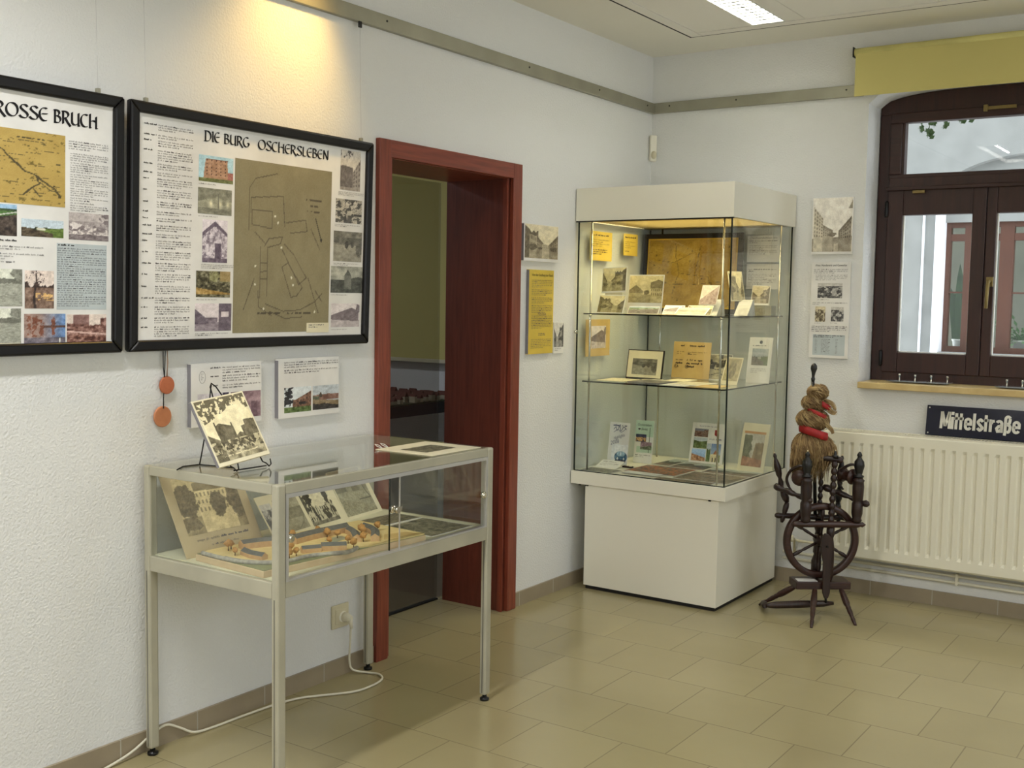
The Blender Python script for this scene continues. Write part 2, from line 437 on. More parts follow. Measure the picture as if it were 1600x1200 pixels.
def p_field(u, v, sd=1):
    sky = np.array((.78, .84, .88)) + 0 * u[..., None]
    n = fb(u, v, 12, sd)[..., None]
    hz = .52 + .12 * (fb(u, v * 0, 14, sd) - .5)
    c = W((v < hz)[..., None], np.array((.22, .26, .16)) + .2 * (n - .5), sky)
    c = W((v < .46 + .2 * (u - .5))[..., None], np.array((.36, .45, .17)) + .16 * (n - .5), c)
    c = W(((v < .40 - .45 * (u - .35)) & (u < .75) & (v < .52))[..., None], np.array((.30, .25, .17)) + .25 * (n - .5), c)
    c = W(((np.abs(u - .55 + .2 * v) < .1) & (v > .38) & (v < .52))[..., None], np.array((.75, .74, .66)) + .1 * n, c)
    return c
def p_field_b(u, v, sd=2):
    n = fb(u, v, 12, sd)[..., None]
    c = np.array((.62, .76, .88)) + 0 * n
    c = W((v < .86)[..., None], np.array((.20, .29, .15)) + .16 * (n - .5), c)
    c = W((v < .78)[..., None], np.array((.27, .42, .16)) + .14 * (n - .5), c)
    c = W((np.abs(v - .55 - .22 * u) < .02)[..., None], np.array((.75, .76, .72)) + 0 * n, c)
    c = W((v < .5 + .2 * u)[..., None], np.array((.24, .19, .15)) + .3 * (n - .5), c)
    return c
def p_harvest(u, v):
    g = .88 - .2 * fb(u, v, 3, 3)
    g = W(v < .68, .62 + .25 * (fb(u, v, 10, 3) - .5), g)
    g = W((v < .62 - .3 * np.abs(u - .4)) & (fb(u, v, 10, 8) > .42), .28 + .2 * fb(u, v, 20, 4), g)
    g = W((v < .66 - .25 * u) & (v > .2) & (fb(u, v, 13, 15) > .58), .92, g)
    g = W((u > .75) & (v > .55) & (fb(u, v, 9, 4) > .45), .35, g); g = W(v < .2, .36 + .3 * (fb(u, v, 14, 6) - .5), g)
    return tone(g, (.25, .2, .22), (.93, .90, .88))
def p_flood(u, v, sd=1, T=((.26, .26, .22), (.93, .94, .88))):
    g = .92 + 0 * u; g = W(v < .66, .55 + .25 * (fb(u * 2, v * 9, 6, sd) - .5), g)
    g = W((np.abs(v - .68) < .05 + .06 * fb(u, v * 0, 8, sd)), .25, g)
    return tone(tree(g, u, v, .9, .88, .2, .2, .4, sd), *T)
def p_treeflood(u, v):
    n = fb(u, v, 10, 4)[..., None]
    c = np.array((.90, .84, .80)) + 0 * n
    g = (v < .62 + .2 * (fb(u, v * 0, 6, 5) - .4)) & (v > .5)
    c = W(g[..., None], np.array((.24, .17, .14)) + .2 * (n - .5), c)
    c = W((v <= .55)[..., None], np.array((.50, .40, .34)) + .3 * (n - .5), c)
    c = W(((v < .42) & (v > .2) & (fb(u * 2, v * 8, 5, 7) > .55) & (u > .3))[..., None], np.array((.88, .72, .46)) + 0 * n, c)
    c = W((np.abs(u - .36 + .04 * np.sin(v * 6)) < .035 * (1.2 - v) + .008)[..., None], np.array((.20, .14, .12)) + 0 * n, c)
    br = (v > .55) & (((u - .38) / .35) ** 2 + ((v - .85) / .25) ** 2 < 1) & (np.abs(fb(u, v, 8, 13) - .5) < .035)
    return W(br[..., None], np.array((.3, .22, .2)) + 0 * n, c)
def p_bluewater(u, v):
    n = fb(u, v, 9, 6)[..., None]; t = np.clip((u - .35) * 1.6, 0, 1)[..., None]
    c = np.array((.62, .52, .48)) * (1 - t) + np.array((.42, .56, .76)) * t + .16 * (n - .5)
    c = W(((np.abs(v - .58) < .035) & (u > .4))[..., None], np.array((.33, .22, .18)) + 0 * n, c)
    for cu, w in ((.12, .05), (.25, .07), (.42, .05), (.7, .045)):
        c = W(((np.abs(u - cu) < w * (.5 + fb(u, v, 12, 3))) & (v > .25) & (v < .95) & (fb(u, v, 16, 9) > .42))[..., None], np.array((.50, .30, .22)) + .15 * (n - .5), c)
    c = W((v < .22)[..., None], np.array((.45, .42, .46)) + .2 * (n - .5), c)
    return W(((np.abs(u - .86) < .012) & (v < .2))[..., None], np.array((.95, .95, .92)) + 0 * n, c)
def p_bridge(u, v):
    n = fb(u, v, 14, 8)[..., None]
    c = np.array((.90, .84, .80)) + 0 * n
    c = W(((u > .15) & (u < .56) & (v > .55) & (v < .98))[..., None], np.array((.55, .42, .40)) + .15 * (n - .5), c)
    c = W((v < .66 + .1 * (fb(u, v * 0, 9, 2) - .5) + .2 * (u > .85))[..., None], np.array((.52, .37, .33)) + .5 * (n - .5), c)
    c = W((np.abs(v - .37 + .12 * (u - .4)) < .03)[..., None], np.array((.85, .72, .68)) + 0 * n, c)
    c = W((v < .30 - .08 * u)[..., None], np.array((.48, .32, .27)) + .55 * (n - .5), c)
    return c
def p_brick(u, v):
    n = fb(u, v, 14, 2)[..., None]
    c = np.array((.66, .80, .85)) + .08 * n
    a = (u > .12 + .08 * v) & (u < .86 - .04 * v) & (v < .86) & (v > .1)
    c = W(a[..., None], np.array((.68, .53, .42)) + .12 * (n - .5), c)
    w = a & (np.abs(((u - .16) / .68 * 5) % 1 - .5) < .14) & (np.abs(((v - .22) / .62 * 4.6) % 1 - .5) < .17) & (v > .24)
    c = W(w[..., None], np.array((.25, .13, .10)) + 0 * n, c)
    c = W(((u > .84) & (v < .42) & (v > .1))[..., None], np.array((.62, .38, .34)) + .1 * n, c)
    c = W(((np.abs(v - .87) < .015) & (u > .2) & (u < .84))[..., None], np.array((.45, .3, .24)) + 0 * n, c)
    return W((v < .15)[..., None], np.array((.42, .44, .25)) + .2 * (n - .5), c)
def p_vault(u, v):
    g = .56 + .2 * (fb(u, v, 5, 3) - .5) - .25 * np.clip(v - .6, 0, 1)
    g = W(v > .68 - .4 * np.abs(u - .55), .42 + .15 * (fb(u, v, 6, 2) - .5), g)
    g = W(v < .24, .40 + .2 * (fb(u, v * 4, 8, 3) - .5), g)
    for cu in (.38, .66, .88):
        g = g + .4 * np.exp(-((u - cu) / .05) ** 2 - ((v - .42) / .13) ** 2)
    g = W((np.abs(u - .6) < .02) & (v > .2) & (v < .8), .3, g)
    return tone(g, (.22, .23, .20), (.92, .90, .78))
def p_portal(u, v):
    g = .62 + .6 * (fb(u, v, 12, 5) - .5)
    g = W(fb(u, v, 22, 7) > .62, .9, g)
    g = W((np.abs(u - .62) < .13) & (v < .46), .2 + .1 * fb(u, v, 20, 2), g)
    g = W((np.abs(u - .62) < .17) & (np.abs(v - .48) < .02), .85, g)
    g = W((np.abs(u - .2) < .045) & (v > .18) & (v < .42), .95, g)
    g = W(v > .86 - .5 * np.abs(u - .5) + .0, .32, g); g = W(v > .97 - .55 * np.abs(u - .5), .97, g)
    g = W(v < .1, .3 + .3 * (fb(u, v, 12, 3) - .5), g)
    return tone(g, (.20, .14, .22), (.93, .90, .93))
def p_garden(u, v):
    n = fb(u, v, 14, 6)[..., None]
    c = np.array((.34, .32, .22)) + .55 * (n - .5)
    c = W(((v > .6) & (u > .38) & (fb(u, v, 8, 2) > .4))[..., None], np.array((.55, .54, .38)) + .3 * (n - .5), c)
    c = W(((v < .36 - .2 * u) & (v > .1))[..., None], np.array((.66, .54, .30)) + .3 * (n - .5), c)
    return W(((u > .7) & (v > .62))[..., None], np.array((.62, .54, .36)) + 0 * n, c)
def p_purplestreet(u, v):
    g = .95 + 0 * u
    g = W(v < .33 + .25 * np.clip(.35 - u, 0, 1), .55 + .2 * (fb(u, v * 4, 9, 4) - .5), g)
    g = W((u < .3) & (v < .8 - 1.1 * u) & (v > .25), .32 + .2 * (fb(u, v, 12, 2) - .5), g)
    g = W((u > .3) & (u < .62) & (v > .28) & (v < .48), .42 + .35 * (fb(u, v, 16, 2) - .5), g)
    g = W(u > .64, .34 + .1 * (fb(u, v, 8, 9) - .5), g); g = W((u > .72) & (u < .92) & (v > .5) & (v < .7), .92, g)
    return tone(g, (.17, .12, .19), (.93, .89, .90))
def lines(u, v, pts, w):
    d = np.full_like(u, 9.)
    for (x0, y0), (x1, y1) in zip(pts[:-1], pts[1:]):
        dx, dy = x1 - x0, y1 - y0; L = dx * dx + dy * dy + 1e-9
        t = np.clip(((u - x0) * dx + (v - y0) * dy) / L, 0, 1)
        d = np.minimum(d, np.hypot(u - x0 - t * dx, v - y0 - t * dy))
    return d < w
PLAN = [[(.14, .58), (.14, .86), (.2, .93), (.42, .98)], [(.17, .62), (.17, .72), (.37, .72), (.37, .60), (.17, .62)], [(.16, .70), (.16, .80), (.48, .83), (.50, .62)],
    [(.20, .57), (.30, .50)], [(.30, .48), (.34, .53), (.48, .55), (.46, .50), (.33, .47)], [(.26, .47), (.26, .12)], [(.33, .47), (.33, .14)], [(.50, .50), (.60, .43), (.74, .27), (.66, .22), (.48, .46)],
    [(.48, .34), (.54, .37), (.70, .20), (.64, .14), (.58, .13), (.48, .34)], [(.76, .27), (.88, .02)], [(.24, .17), (.25, .06), (.38, .0)], [(.32, .08), (.5, .03), (.68, .04), (.84, .1), (.92, .16)], [(.36, .03), (.52, -.02), (.7, -.01)],
    [(.78, .62), (.88, .48)], [(.10, .04), (.2, .25)], [(.52, .65), (.72, .68), (.74, .6), (.56, .58)], [(.84, .18), (.92, .10)], [(.26, .36), (.33, .36)], [(.26, .30), (.33, .31)], [(.26, .25), (.33, .25)]]
def p_plan(u, v):
    g = .5 + .10 * (fb(u, v, 3, 5) - .5) + .03 * (fb(u, v, 40, 6) - .5)
    c = tone(g, (.44, .41, .31), (.66, .62, .48))
    m = np.zeros(u.shape, bool)
    vv = (v - .1) / .86
    for p in PLAN: m |= lines(u, vv, p, .0035)
    c = W(m[..., None], np.array((.36, .32, .25)) + 0 * u[..., None], c)
    for (x, y) in ((.40, .70), (.43, .66), (.21, .37), (.21, .25), (.47, .50), (.60, .25), (.30, .09), (.84, .07), (.58, .30)):
        c = W((np.hypot((u - x) * .82, v - .06 - y * .9) < .007)[..., None], np.array((.88, .87, .80)) + 0 * u[..., None], c)
    c = W((lines(u, v, [(.83, .70), (.90, .56)], .004) | (np.hypot(u - .895, v - .57) < .012))[..., None], np.array((.16, .14, .12)) + 0 * u[..., None], c)
    t = (np.abs(((v - .72) / .035) % 1 - .5) < .16) & (v > .72) & (v < .83) & (u > .72) & (u < .9) & (fb(u, v, 50, 3, 1) > .45)
    c = W(t[..., None], np.array((.33, .29, .22)) + 0 * u[..., None], c)
    t = (np.abs(v - .115) < .006) & (u > .24) & (u < .80) & (fb(u, v, 70, 5, 1) > .35)
    return W(t[..., None], np.array((.3, .27, .2)) + 0 * u[..., None], c)
def p_map(u, v):
    g = .5 + .2 * (fb(u, v, 3, 8) - .5)
    c = tone(g, (.67, .56, .27), (.79, .68, .38))
    ink = np.array((.30, .26, .13)) + 0 * u[..., None]; soft = np.array((.47, .40, .17)) + 0 * u[..., None]
    wob = .015 * (fb(u, v, 14, 3) - .5)
    c = W(((fb(u, v, 34, 9) > .68) & (np.abs(fb(u, v, 4, 2) - .52) < .07))[..., None], soft, c)
    c = W((lines(u + wob, v + wob, [(.36, .80), (.45, .76), (.52, .70), (.60, .58), (.69, .45), (.77, .40), (.86, .29), (.92, .24), (.96, .13)], .009))[..., None], ink, c)
    c = W((lines(u + wob, v + wob, [(.77, .38), (.80, .30), (.74, .24), (.68, .14)], .008) | lines(u, v, [(.74, .24), (.80, .12)], .006) | lines(u, v, [(.80, .32), (.88, .22), (.93, .25)], .005))[..., None], ink, c)
    for i in range(46):
        x = (i * .6180339) % 1 * .95 + .02; y = (i * .3819660 * 1.7) % 1 * .84 + .05
        c = W(((np.abs(u - x) < .025 + .02 * ((i * 7) % 3)) & (np.abs(v - y) < .0055) & (fb(u, v, 80, i, 1) > .4))[..., None], ink, c)
    c = W(((np.abs(v - .90) < .011) & (u > .62) & (u < .84) & (fb(u, v, 60, 2, 1) > .35))[..., None], ink, c)
    return W(((np.abs(v - .865) < .006) & (u > .58) & (u < .86) & (fb(u, v, 80, 4, 1) > .35))[..., None], ink, c)
def p_bwhouse(u, v):
    g = .90 + 0 * u; g = W(v < .2, .62, g)
    g = W((u < .62) & (v < .62 - .1 * np.abs(u - .2)) & (v > .08), .36 + .15 * (fb(u, v, 14, 2) - .5), g)
    g = bld(g, u, v, .62, 1., .46, .82, .62, 3, 5, .3, .08, 3)
    g = W((v > .8) & (fb(u, v, 9, 4) > .5) & (u < .6), .2, g)
    return tone(g, (.2, .17, .17), (.90, .87, .82))
def p_detail(u, v):
    g = .85 - .2 * fb(u, v, 5, 7); g = W(fb(u, v, 8, 3) > .58, .25, g); g = W(np.abs(fb(u, v, 7, 12) - .5) < .03, .2, g)
    g = W((u > .45) & (u < .62) & (v < .32), .3, g); g = W((u > .7) & (np.abs(v - .36) < .05), .2, g)
    return tone(g, (.14, .14, .14), (.92, .89, .82))
def p_meadow(u, v):
    g = .66 - .3 * (v > .55) * fb(u, v, 6, 2) + .1 * (fb(u, v, 9, 5) - .5)
    g = W((v > .62 - .1 * u) & (v < .8), .36 + .2 * (fb(u, v, 10, 2) - .5), g)
    g = tree(g, u, v, .45, .55, .09, .13, .2, 3); g = tree(g, u, v, .65, .57, .07, .12, .22, 6)
    g = tree(g, u, v, .9, .4, .14, .25, .35, 8)
    return tone(g, (.16, .16, .15), (.82, .80, .72))
def p_tower(u, v):
    g = .62 + .4 * (fb(u, v, 4, 6) - .4); g = W(v < .48, .24 + .2 * (fb(u, v, 12, 3) - .5), g)
    g = W((np.abs(u - .52) < .11) & (v > .15) & (v < .66), .42 + .2 * (u - .45), g)
    g = W((np.abs(u - .52) < .11 * (1 - (v - .66) / .22)) & (v >= .66) & (v < .88), .25, g)
    g = W((u > .62) & (v > .45) & (v < .62 - .3 * np.abs(u - .85)), .3, g)
    return tone(g, (.13, .14, .13), (.86, .86, .80))
def p_barn(u, v):
    g = .93 + 0 * u; g = W(v < .3, .74 + .15 * (fb(u, v, 8, 3) - .5), g)
    top = .5 + .45 * u - .5 * np.clip(u - .72, 0, 1) * 2.2
    g = W((v < top) & (v > .32 - .08 * u) & (u < .97), .38 + .12 * (fb(u, v, 10, 3) - .5), g)
    g = tree(g, u, v, .95, .75, .1, .22, .4, 3)
    return tone(g, (.22, .17, .2), (.93, .9, .9))
def p_ruin(u, v, sd=1):
    n = fb(u, v, 9, sd)[..., None]
    return W((v > .82 - .3 * u)[..., None], np.array((.72, .72, .74)) + 0 * n, np.array((.36, .30, .33)) + .5 * (n - .5))
def p_purpwall(u, v):
    g = .58 + .35 * (fb(u, v, 6, 5) - .5); g = W((np.abs(u - .78) < .1) & (v < .6), .34, g); g = W((v > .8) & (u < .3), .3, g)
    return tone(g, (.24, .15, .20), (.86, .74, .76))
def p_beams(u, v):
    g = .92 + 0 * u; g = W(v < .78, .22 + .3 * (fb(u, v * 3, 5, 5) - .5), g); g = W((np.abs(v - .58) < .04) & (u < .8), .55, g)
    g = tree(g, u, v, .9, .85, .15, .25, .2, 2)
    return tone(g, (.14, .11, .22), (.9, .88, .9))
def p_brickcourt(u, v):
    n = fb(u, v, 12, 3)[..., None]
    c = np.array((.86, .89, .90)) + 0 * n
    a = (u > .3) & (v < .5 + .55 * np.clip(u - .42, 0, 1)) & (v > .2)
    c = W(a[..., None], np.array((.50, .37, .30)) + .22 * (n - .5), c)
    w = a & (np.abs((u * 9) % 1 - .5) < .17) & (np.abs((v * 6 - 2 * u) % 1 - .5) < .2)
    c = W(w[..., None], np.array((.22, .17, .15)) + 0 * n, c)
    c = W(((u < .34) & (fb(u, v, 8, 4) + .4 * (.34 - u) > .42) & (v > .25))[..., None], np.array((.12, .12, .14)) + .1 * n, c)
    c = W((v < .22)[..., None], np.array((.34, .42, .22)) + .25 * (n - .5), c)
    return W(((u > .55) & (u < .8) & (v > .3) & (v < .42))[..., None], np.array((.16, .13, .13)) + 0 * n, c)
def p_yard(u, v):
    n = fb(u, v, 10, 8)[..., None]
    c = np.array((.80, .83, .85)) - .1 * n
    c = W(((v < .64 - .06 * np.abs(u - .6)) & (v > .4))[..., None], np.array((.50, .37, .32)) + .2 * (n - .5), c)
    c = W(((np.abs(u - .3) < .05) & (v > .5) & (v < .74 - 2 * np.abs(u - .3)))[..., None], np.array((.28, .24, .2)) + 0 * n, c)
    c = W(((u < .25) & (v < .56) & (v > .4))[..., None], np.array((.25, .27, .2)) + .15 * n, c)
    c = W((v < .44 - .1 * u)[..., None], np.array((.56, .49, .38)) + .2 * (n - .5), c)
    return W((v < .2 - .1 * u + .1 * fb(u, v, 5, 3))[..., None], np.array((.17, .15, .14)) + .1 * n, c)
def p_manor(u, v):
    g = .80 + 0 * u; g = W(v < .30, .48 + .3 * (fb(u, v, 8, 3) - .5), g)
    g = W((u > .3) & (u < .86) & (v > .72 - .05 * u) & (v < .93 - .2 * np.abs(u - .55)), .40 + .05 * fb(u, v, 20, 2), g)
    g = bld(g, u, v, .30, .85, .74, .72, .88, 9, 3, .42, .34, 4)
    g = tree(g, u, v, .14, .58, .2, .34, .30, 2, .35); g = tree(g, u, v, .62, .46, .14, .26, .30, 5, .3)
    g = tree(g, u, v, .93, .5, .16, .36, .32, 7, .35); g = tree(g, u, v, .1, .18, .2, .14, .33, 9)
    return tone(g, (.22, .18, .11), (.92, .85, .65))
def p_fieldbw(u, v):
    g = .70 - .1 * fb(u, v, 4, 3); g = W(v < .68, .42 + .2 * (fb(u, v * 3, 6, 2) - .5), g); g = W(v < .36, .62 + .1 * (fb(u, v, 9, 2) - .5), g)
    g = W(lines(u, v, [(.55, .02), (.85, .2), (.97, .42)], .012), .35, g)
    return tone(g, (.24, .24, .20), (.86, .83, .72))
def p_crowd(u, v):
    g = .93 + 0 * u
    g = W(v < .25, .42 + .3 * (fb(u, v, 12, 3) - .5), g)
    h = .52 + .14 * np.sin(u * 9) * .4 + .1 * (fb(u, v * 0, 18, 3) - .4)
    g = W((v < h) & (v > .1), W(fb(u * 3, v * .8, 9, 4) > .5, .15, .80), g)
    g = tree(g, u, v, .22, .78, .13, .26, .15, 2); g = tree(g, u, v, .85, .78, .1, .26, .2, 4); g = tree(g, u, v, .04, .66, .07, .3, .3, 6)
    return tone(g, (.10, .10, .10), (.95, .92, .80))
def p_interior(u, v):
    g = .60 + .1 * (fb(u, v, 8, 3) - .5); g = W(v < .55 - .1 * u, .66 + .25 * (fb(u, v, 40, 3) - .5), g)
    g = W((u < .34) & (v > .52), .42 + .2 * (fb(u, v, 10, 3) - .5), g); g = W((u > .5) & (u < .72) & (v > .5), .38 + .1 * fb(u, v, 9, 3), g)
    g = W(lines(u, v, [(.8, .95), (.9, .45), (.97, .3), (.6, .3)], .012), .25, g)
    return tone(g, (.22, .22, .19), (.84, .82, .70))
def p_aerial(u, v, sd=1, warm=0):
    n = fb(u, v, 10, sd); g = .38 + .55 * (n - .5); g = W(np.abs(fb(u, v, 5, sd + 4) - .5) < .022, .72, g)
    g = W(fb(u, v, 26, sd + 9) > .68, .62, g)
    return tone(g, (.13, .14, .11), (.80 + .1 * warm, .76, .64))
def p_orange(u, v):
    n = fb(u, v, 16, 4)[..., None]
    c = np.array((.42, .34, .28)) + .3 * (n - .5)
    return W((fb(u, v, 24, 8) > .55)[..., None], np.array((.72, .42, .25)) + .2 * (n - .5), c)
def p_valley(u, v, sd=1):
    n = fb(u, v, 9, sd)[..., None]
    c = np.array((.60, .64, .64)) + .1 * n
    c = W((v < .62 + .3 * (fb(u, v * 0, 4, sd) - .5))[..., None], np.array((.25, .26, .22)) + .3 * (n - .5), c)
    return W((v < .3)[..., None], np.array((.46, .38, .33)) + .3 * (n - .5), c)
def p_docmap(u, v):
    g = .5 + .35 * (fb(u, v, 4, 5) - .5) + .12 * (fb(u, v, 25, 3) - .5)
    c = tone(g, (.50, .38, .14), (.80, .65, .30))
    ink = np.array((.34, .25, .10)) + 0 * u[..., None]
    for q in ([(.1, .7), (.3, .66), (.5, .8)], [(.3, .2), (.36, .5), (.7, .45), (.8, .15)], [(.1, .35), (.5, .33), (.9, .38)], [(.55, .5), (.6, .9)], [(.36, .5), (.3, .95)]):
        c = W(lines(u + .02 * (fb(u, v, 12, 4) - .5), v, q, .003)[..., None], ink, c)
    for i in range(40):
        x = (i * .618) % 1; y = (i * .7548) % 1
        c = W((np.hypot((u - x) * 1.5, v - y) < .005 + .004 * (i % 3))[..., None], ink, c)
    return c
def p_pastel(u, v):
    n = fb(u, v, 6, 3)[..., None]
    c = np.array((.74, .73, .68)) + .1 * (n - .5)
    c = W(((u < .42 + .25 * (fb(u, v, 6, 4) - .5)) & (v > .22) & (v < .95))[..., None], np.array((.35, .37, .24)) + .2 * (n - .5), c)
    c = W(((u > .56 - .2 * (.6 - v)) & (v > .2) & (v < .66 + .2 * (fb(u, v, 6, 5) - .4)))[..., None], np.array((.55, .47, .32)) + .15 * (n - .5), c)
    return W((v < .3 - .08 * u)[..., None], np.array((.62, .42, .28)) + .2 * (n - .5), c)
def p_car(u, v):
    n = fb(u, v, 12, 3)[..., None]
    c = np.array((.93, .94, .95)) + 0 * n
    body = (((u - .6) / .4) ** 2 + ((v - .36) / .30) ** 2 < 1)
    c = W(body[..., None], np.array((.25, .44, .56)) + .35 * (n - .5), c)
    c = W((((u - .6) / .27) ** 2 + ((v - .52) / .14) ** 2 < 1)[..., None], np.array((.62, .75, .82)) + .2 * (n - .5), c)
    c = W((((u - .58) / .34) ** 2 + ((v - .14) / .10) ** 2 < 1)[..., None], np.array((.10, .15, .24)) + .2 * n, c)
    c = W((np.hypot((u - .4) * 1, (v - .27) * .8) < .05)[..., None] | (np.hypot(u - .8, (v - .27) * .8) < .045)[..., None], np.array((.9, .92, .9)) + 0 * n, c)
    return W(((np.abs(u - .58) < .02) & (v > .45) & (v < .64))[..., None], np.array((.95, .96, .96)) + 0 * n, c)
def p_night(u, v):
    n = fb(u, v, 8, 2)[..., None]; c = np.array((.16, .18, .30)) + .1 * n
    return W(((np.abs(v - .34) < .24) & (fb(u, v, 7, 6) > .4))[..., None], np.array((.78, .62, .42)) + .3 * (n - .5), c)
def p_pinkfield(u, v):
    n = fb(u, v, 9, 4)[..., None]
    return W((v > .45 + .3 * (u - .5))[..., None], np.array((.60, .50, .55)) + .3 * (n - .5), np.array((.42, .46, .38)) + .3 * (n - .5))
def p_church(u, v):
    n = fb(u, v, 8, 4)[..., None]
    c = np.array((.40, .52, .72)) * v[..., None] + np.array((.80, .84, .86)) * (1 - v[..., None])
    c = W((v < .66 - .9 * np.abs(u - .5))[..., None], np.array((.74, .47, .27)) + .1 * (n - .5), c)
    c = W(((v < .42) & (u < .85))[..., None], np.array((.88, .83, .66)) + .1 * (n - .5), c)
    c = W(((np.abs(u - .25) < .06) | (np.abs(u - .55) < .06))[..., None] & (v < .24)[..., None], np.array((.25, .22, .2)) + 0 * n, c)
    return W(((u > .75) & (v < .4))[..., None], np.array((.35, .40, .22)) + .2 * n, c)
def p_town(u, v, sd=3):
    n = fb(u, v, 9, sd)[..., None]; c = np.array((.55, .68, .85)) + .15 * v[..., None]
    return W((v < .6 - .3 * u)[..., None], np.array((.68, .50, .36)) + .35 * (n - .5), c)
def p_redroof(u, v):
    n = fb(u, v, 9, 7)[..., None]; c = np.array((.48, .50, .55)) + 0 * n
    return W((v < .72 + .15 * (u > .7))[..., None], np.array((.45, .33, .27)) + .35 * (n - .5), c)
def p_green(u, v):
    n = fb(u, v, 7, 9)[..., None]; c = np.array((.72, .76, .80)) + 0 * n
    return W((v < .62 + .25 * np.abs(u - .5))[..., None], np.array((.34, .42, .20)) + .35 * (n - .5), c)
def p_dark(u, v):
    g = W(fb(u, v, 7, 5) > .52, .12, .55) + .2 * (fb(u, v, 20, 3) - .5); g = W((v < .45) & (fb(u * .6, v * 3, 6, 7) > .42), .66, g)
    return tone(g, (.10, .10, .09), (.90, .86, .72))
def p_work(u, v, sd=1, T=BW):
    g = W(fb(u, v, 6, sd) > .5, .25, .72) + .4 * (fb(u, v, 15, sd + 2) - .5); g = W((v > .8), .85, g)
    return tone(g, *T)
def p_portrait(u, v):
    g = .75 - .2 * fb(u, v, 4, 2); g = W((((u - .5) / .25) ** 2 + ((v - .5) / .42) ** 2 < 1), .42 + .4 * (fb(u, v, 9, 3) - .5), g)
    return tone(g, *YEL)

def pic(parent, x0, y0, x1, y1, z, fn, px=.0022, name='photograph', label=None, maxn=170):
    """printed picture lying at height z of the parent's own frame"""
    w, h = x1 - x0, y1 - y0
    nx = int(min(maxn, max(10, w / px))); ny = int(min(maxn, max(10, h / px)))
    gx, gy = np.meshgrid(np.linspace(0, 1, nx + 1), np.linspace(0, 1, ny + 1))
    c = np.asarray(fn(gx, gy), float); gr = (_rng.rand(*gx.shape)[..., None] - .5) * .10 + .12 * (fb(gx, gy, 11, int(x0 * 97) % 17)[..., None] - .5)
    c = np.clip(c + gr * (1 if fn not in (p_plan, p_map) else .35), 0.01, 1)
    l = np.where(c <= .04045, c / 12.92, ((c + .055) / 1.055) ** 2.4)
    n = (nx + 1) * (ny + 1)
    co = np.stack([x0 + gx * w, y0 + gy * h, np.full_like(gx, z)], -1).reshape(n, 3)
    me = bpy.data.meshes.new(name)
    i = (np.arange(ny)[:, None] * (nx + 1) + np.arange(nx)[None, :]).reshape(-1)
    fs = np.stack([i, i + 1, i + nx + 2, i + nx + 1], -1)
    me.vertices.add(n); me.vertices.foreach_set('co', co.ravel().astype(np.float32))
    me.loops.add(fs.size); me.loops.foreach_set('vertex_index', fs.ravel().astype(np.int32))
    me.polygons.add(len(fs)); me.polygons.foreach_set('loop_start', (np.arange(len(fs)) * 4).astype(np.int32))
    me.update(calc_edges=True); me.validate()
    at = me.attributes.new('ink', 'FLOAT_COLOR', 'POINT')
    at.data.foreach_set('color', np.concatenate([l.reshape(n, 3), np.ones((n, 1))], 1).ravel().astype(np.float32))
    me.materials.append(M['print'])
    o = bpy.data.objects.new(name, me); COL.objects.link(o); o.parent = parent
    if label: o['label'] = label
    return o

# ---------------------------------------------------------------- lettering
def text_rows(mb, x0, x1, ytop, n, lh, z, sd=0, last=.6, bold=.1, justify=True, xh=.38, para=()):
    """rows of small print: one little mark per letter"""
    rr = random.Random(sd)
    for k in range(n):
        y = ytop - k * lh; X = lh * xh; x = x0; end = x1
        if k == n - 1 or k in para: end = min(x1, x0 + (x1 - x0) * (last + .2 * (rr.random() - .5)))
        while x < end - X:
            L = rr.randint(2, 9); fat = rr.random() < bold
            for i in range(L):
                if x > end - X * .5: break
                t = rr.random(); top = y + X * (1.55 if t < .25 else 1.0); bot = y - (X * .4 if .25 < t < .35 else 0)
                w = X * (.64 if fat else .34)
                mb.quad((x, bot, z), (x + w, bot, z), (x + w, top, z), (x, top, z))
                x += X * .78
            x += X * (.8 + (.9 * rr.random() if justify else 0))
    return mb

def font(parent, s, x, y, h, z, m, name='heading', width=None, shear=0., rot=0., center=False):
    cu = bpy.data.curves.new('tmp', 'FONT'); cu.body = s; cu.size = 1; cu.resolution_u = 2; cu.shear = shear
    ob = bpy.data.objects.new('tmp', cu); COL.objects.link(ob)
    dg = bpy.context.evaluated_depsgraph_get(); me0 = bpy.data.meshes.new_from_object(ob.evaluated_get(dg))
    v = [tuple(p.co) for p in me0.vertices]; f = [list(p.vertices) for p in me0.polygons]
    bpy.data.objects.remove(ob); bpy.data.curves.remove(cu); bpy.data.meshes.remove(me0)
    xs = [p[0] for p in v]; w0 = max(xs) - min(xs); k = h / .7; kx = width / w0 if width else k
    mn = min(xs); ca, sa = math.cos(rot), math.sin(rot); off = -w0 * kx / 2 if center else 0
    mb = MB(); mb.add([(x + (((p[0] - mn) * kx + off) * ca - p[1] * k * sa), y + (((p[0] - mn) * kx + off) * sa + p[1] * k * ca), z) for p in v], f)
    return mb.build(name, m, parent, local=True)

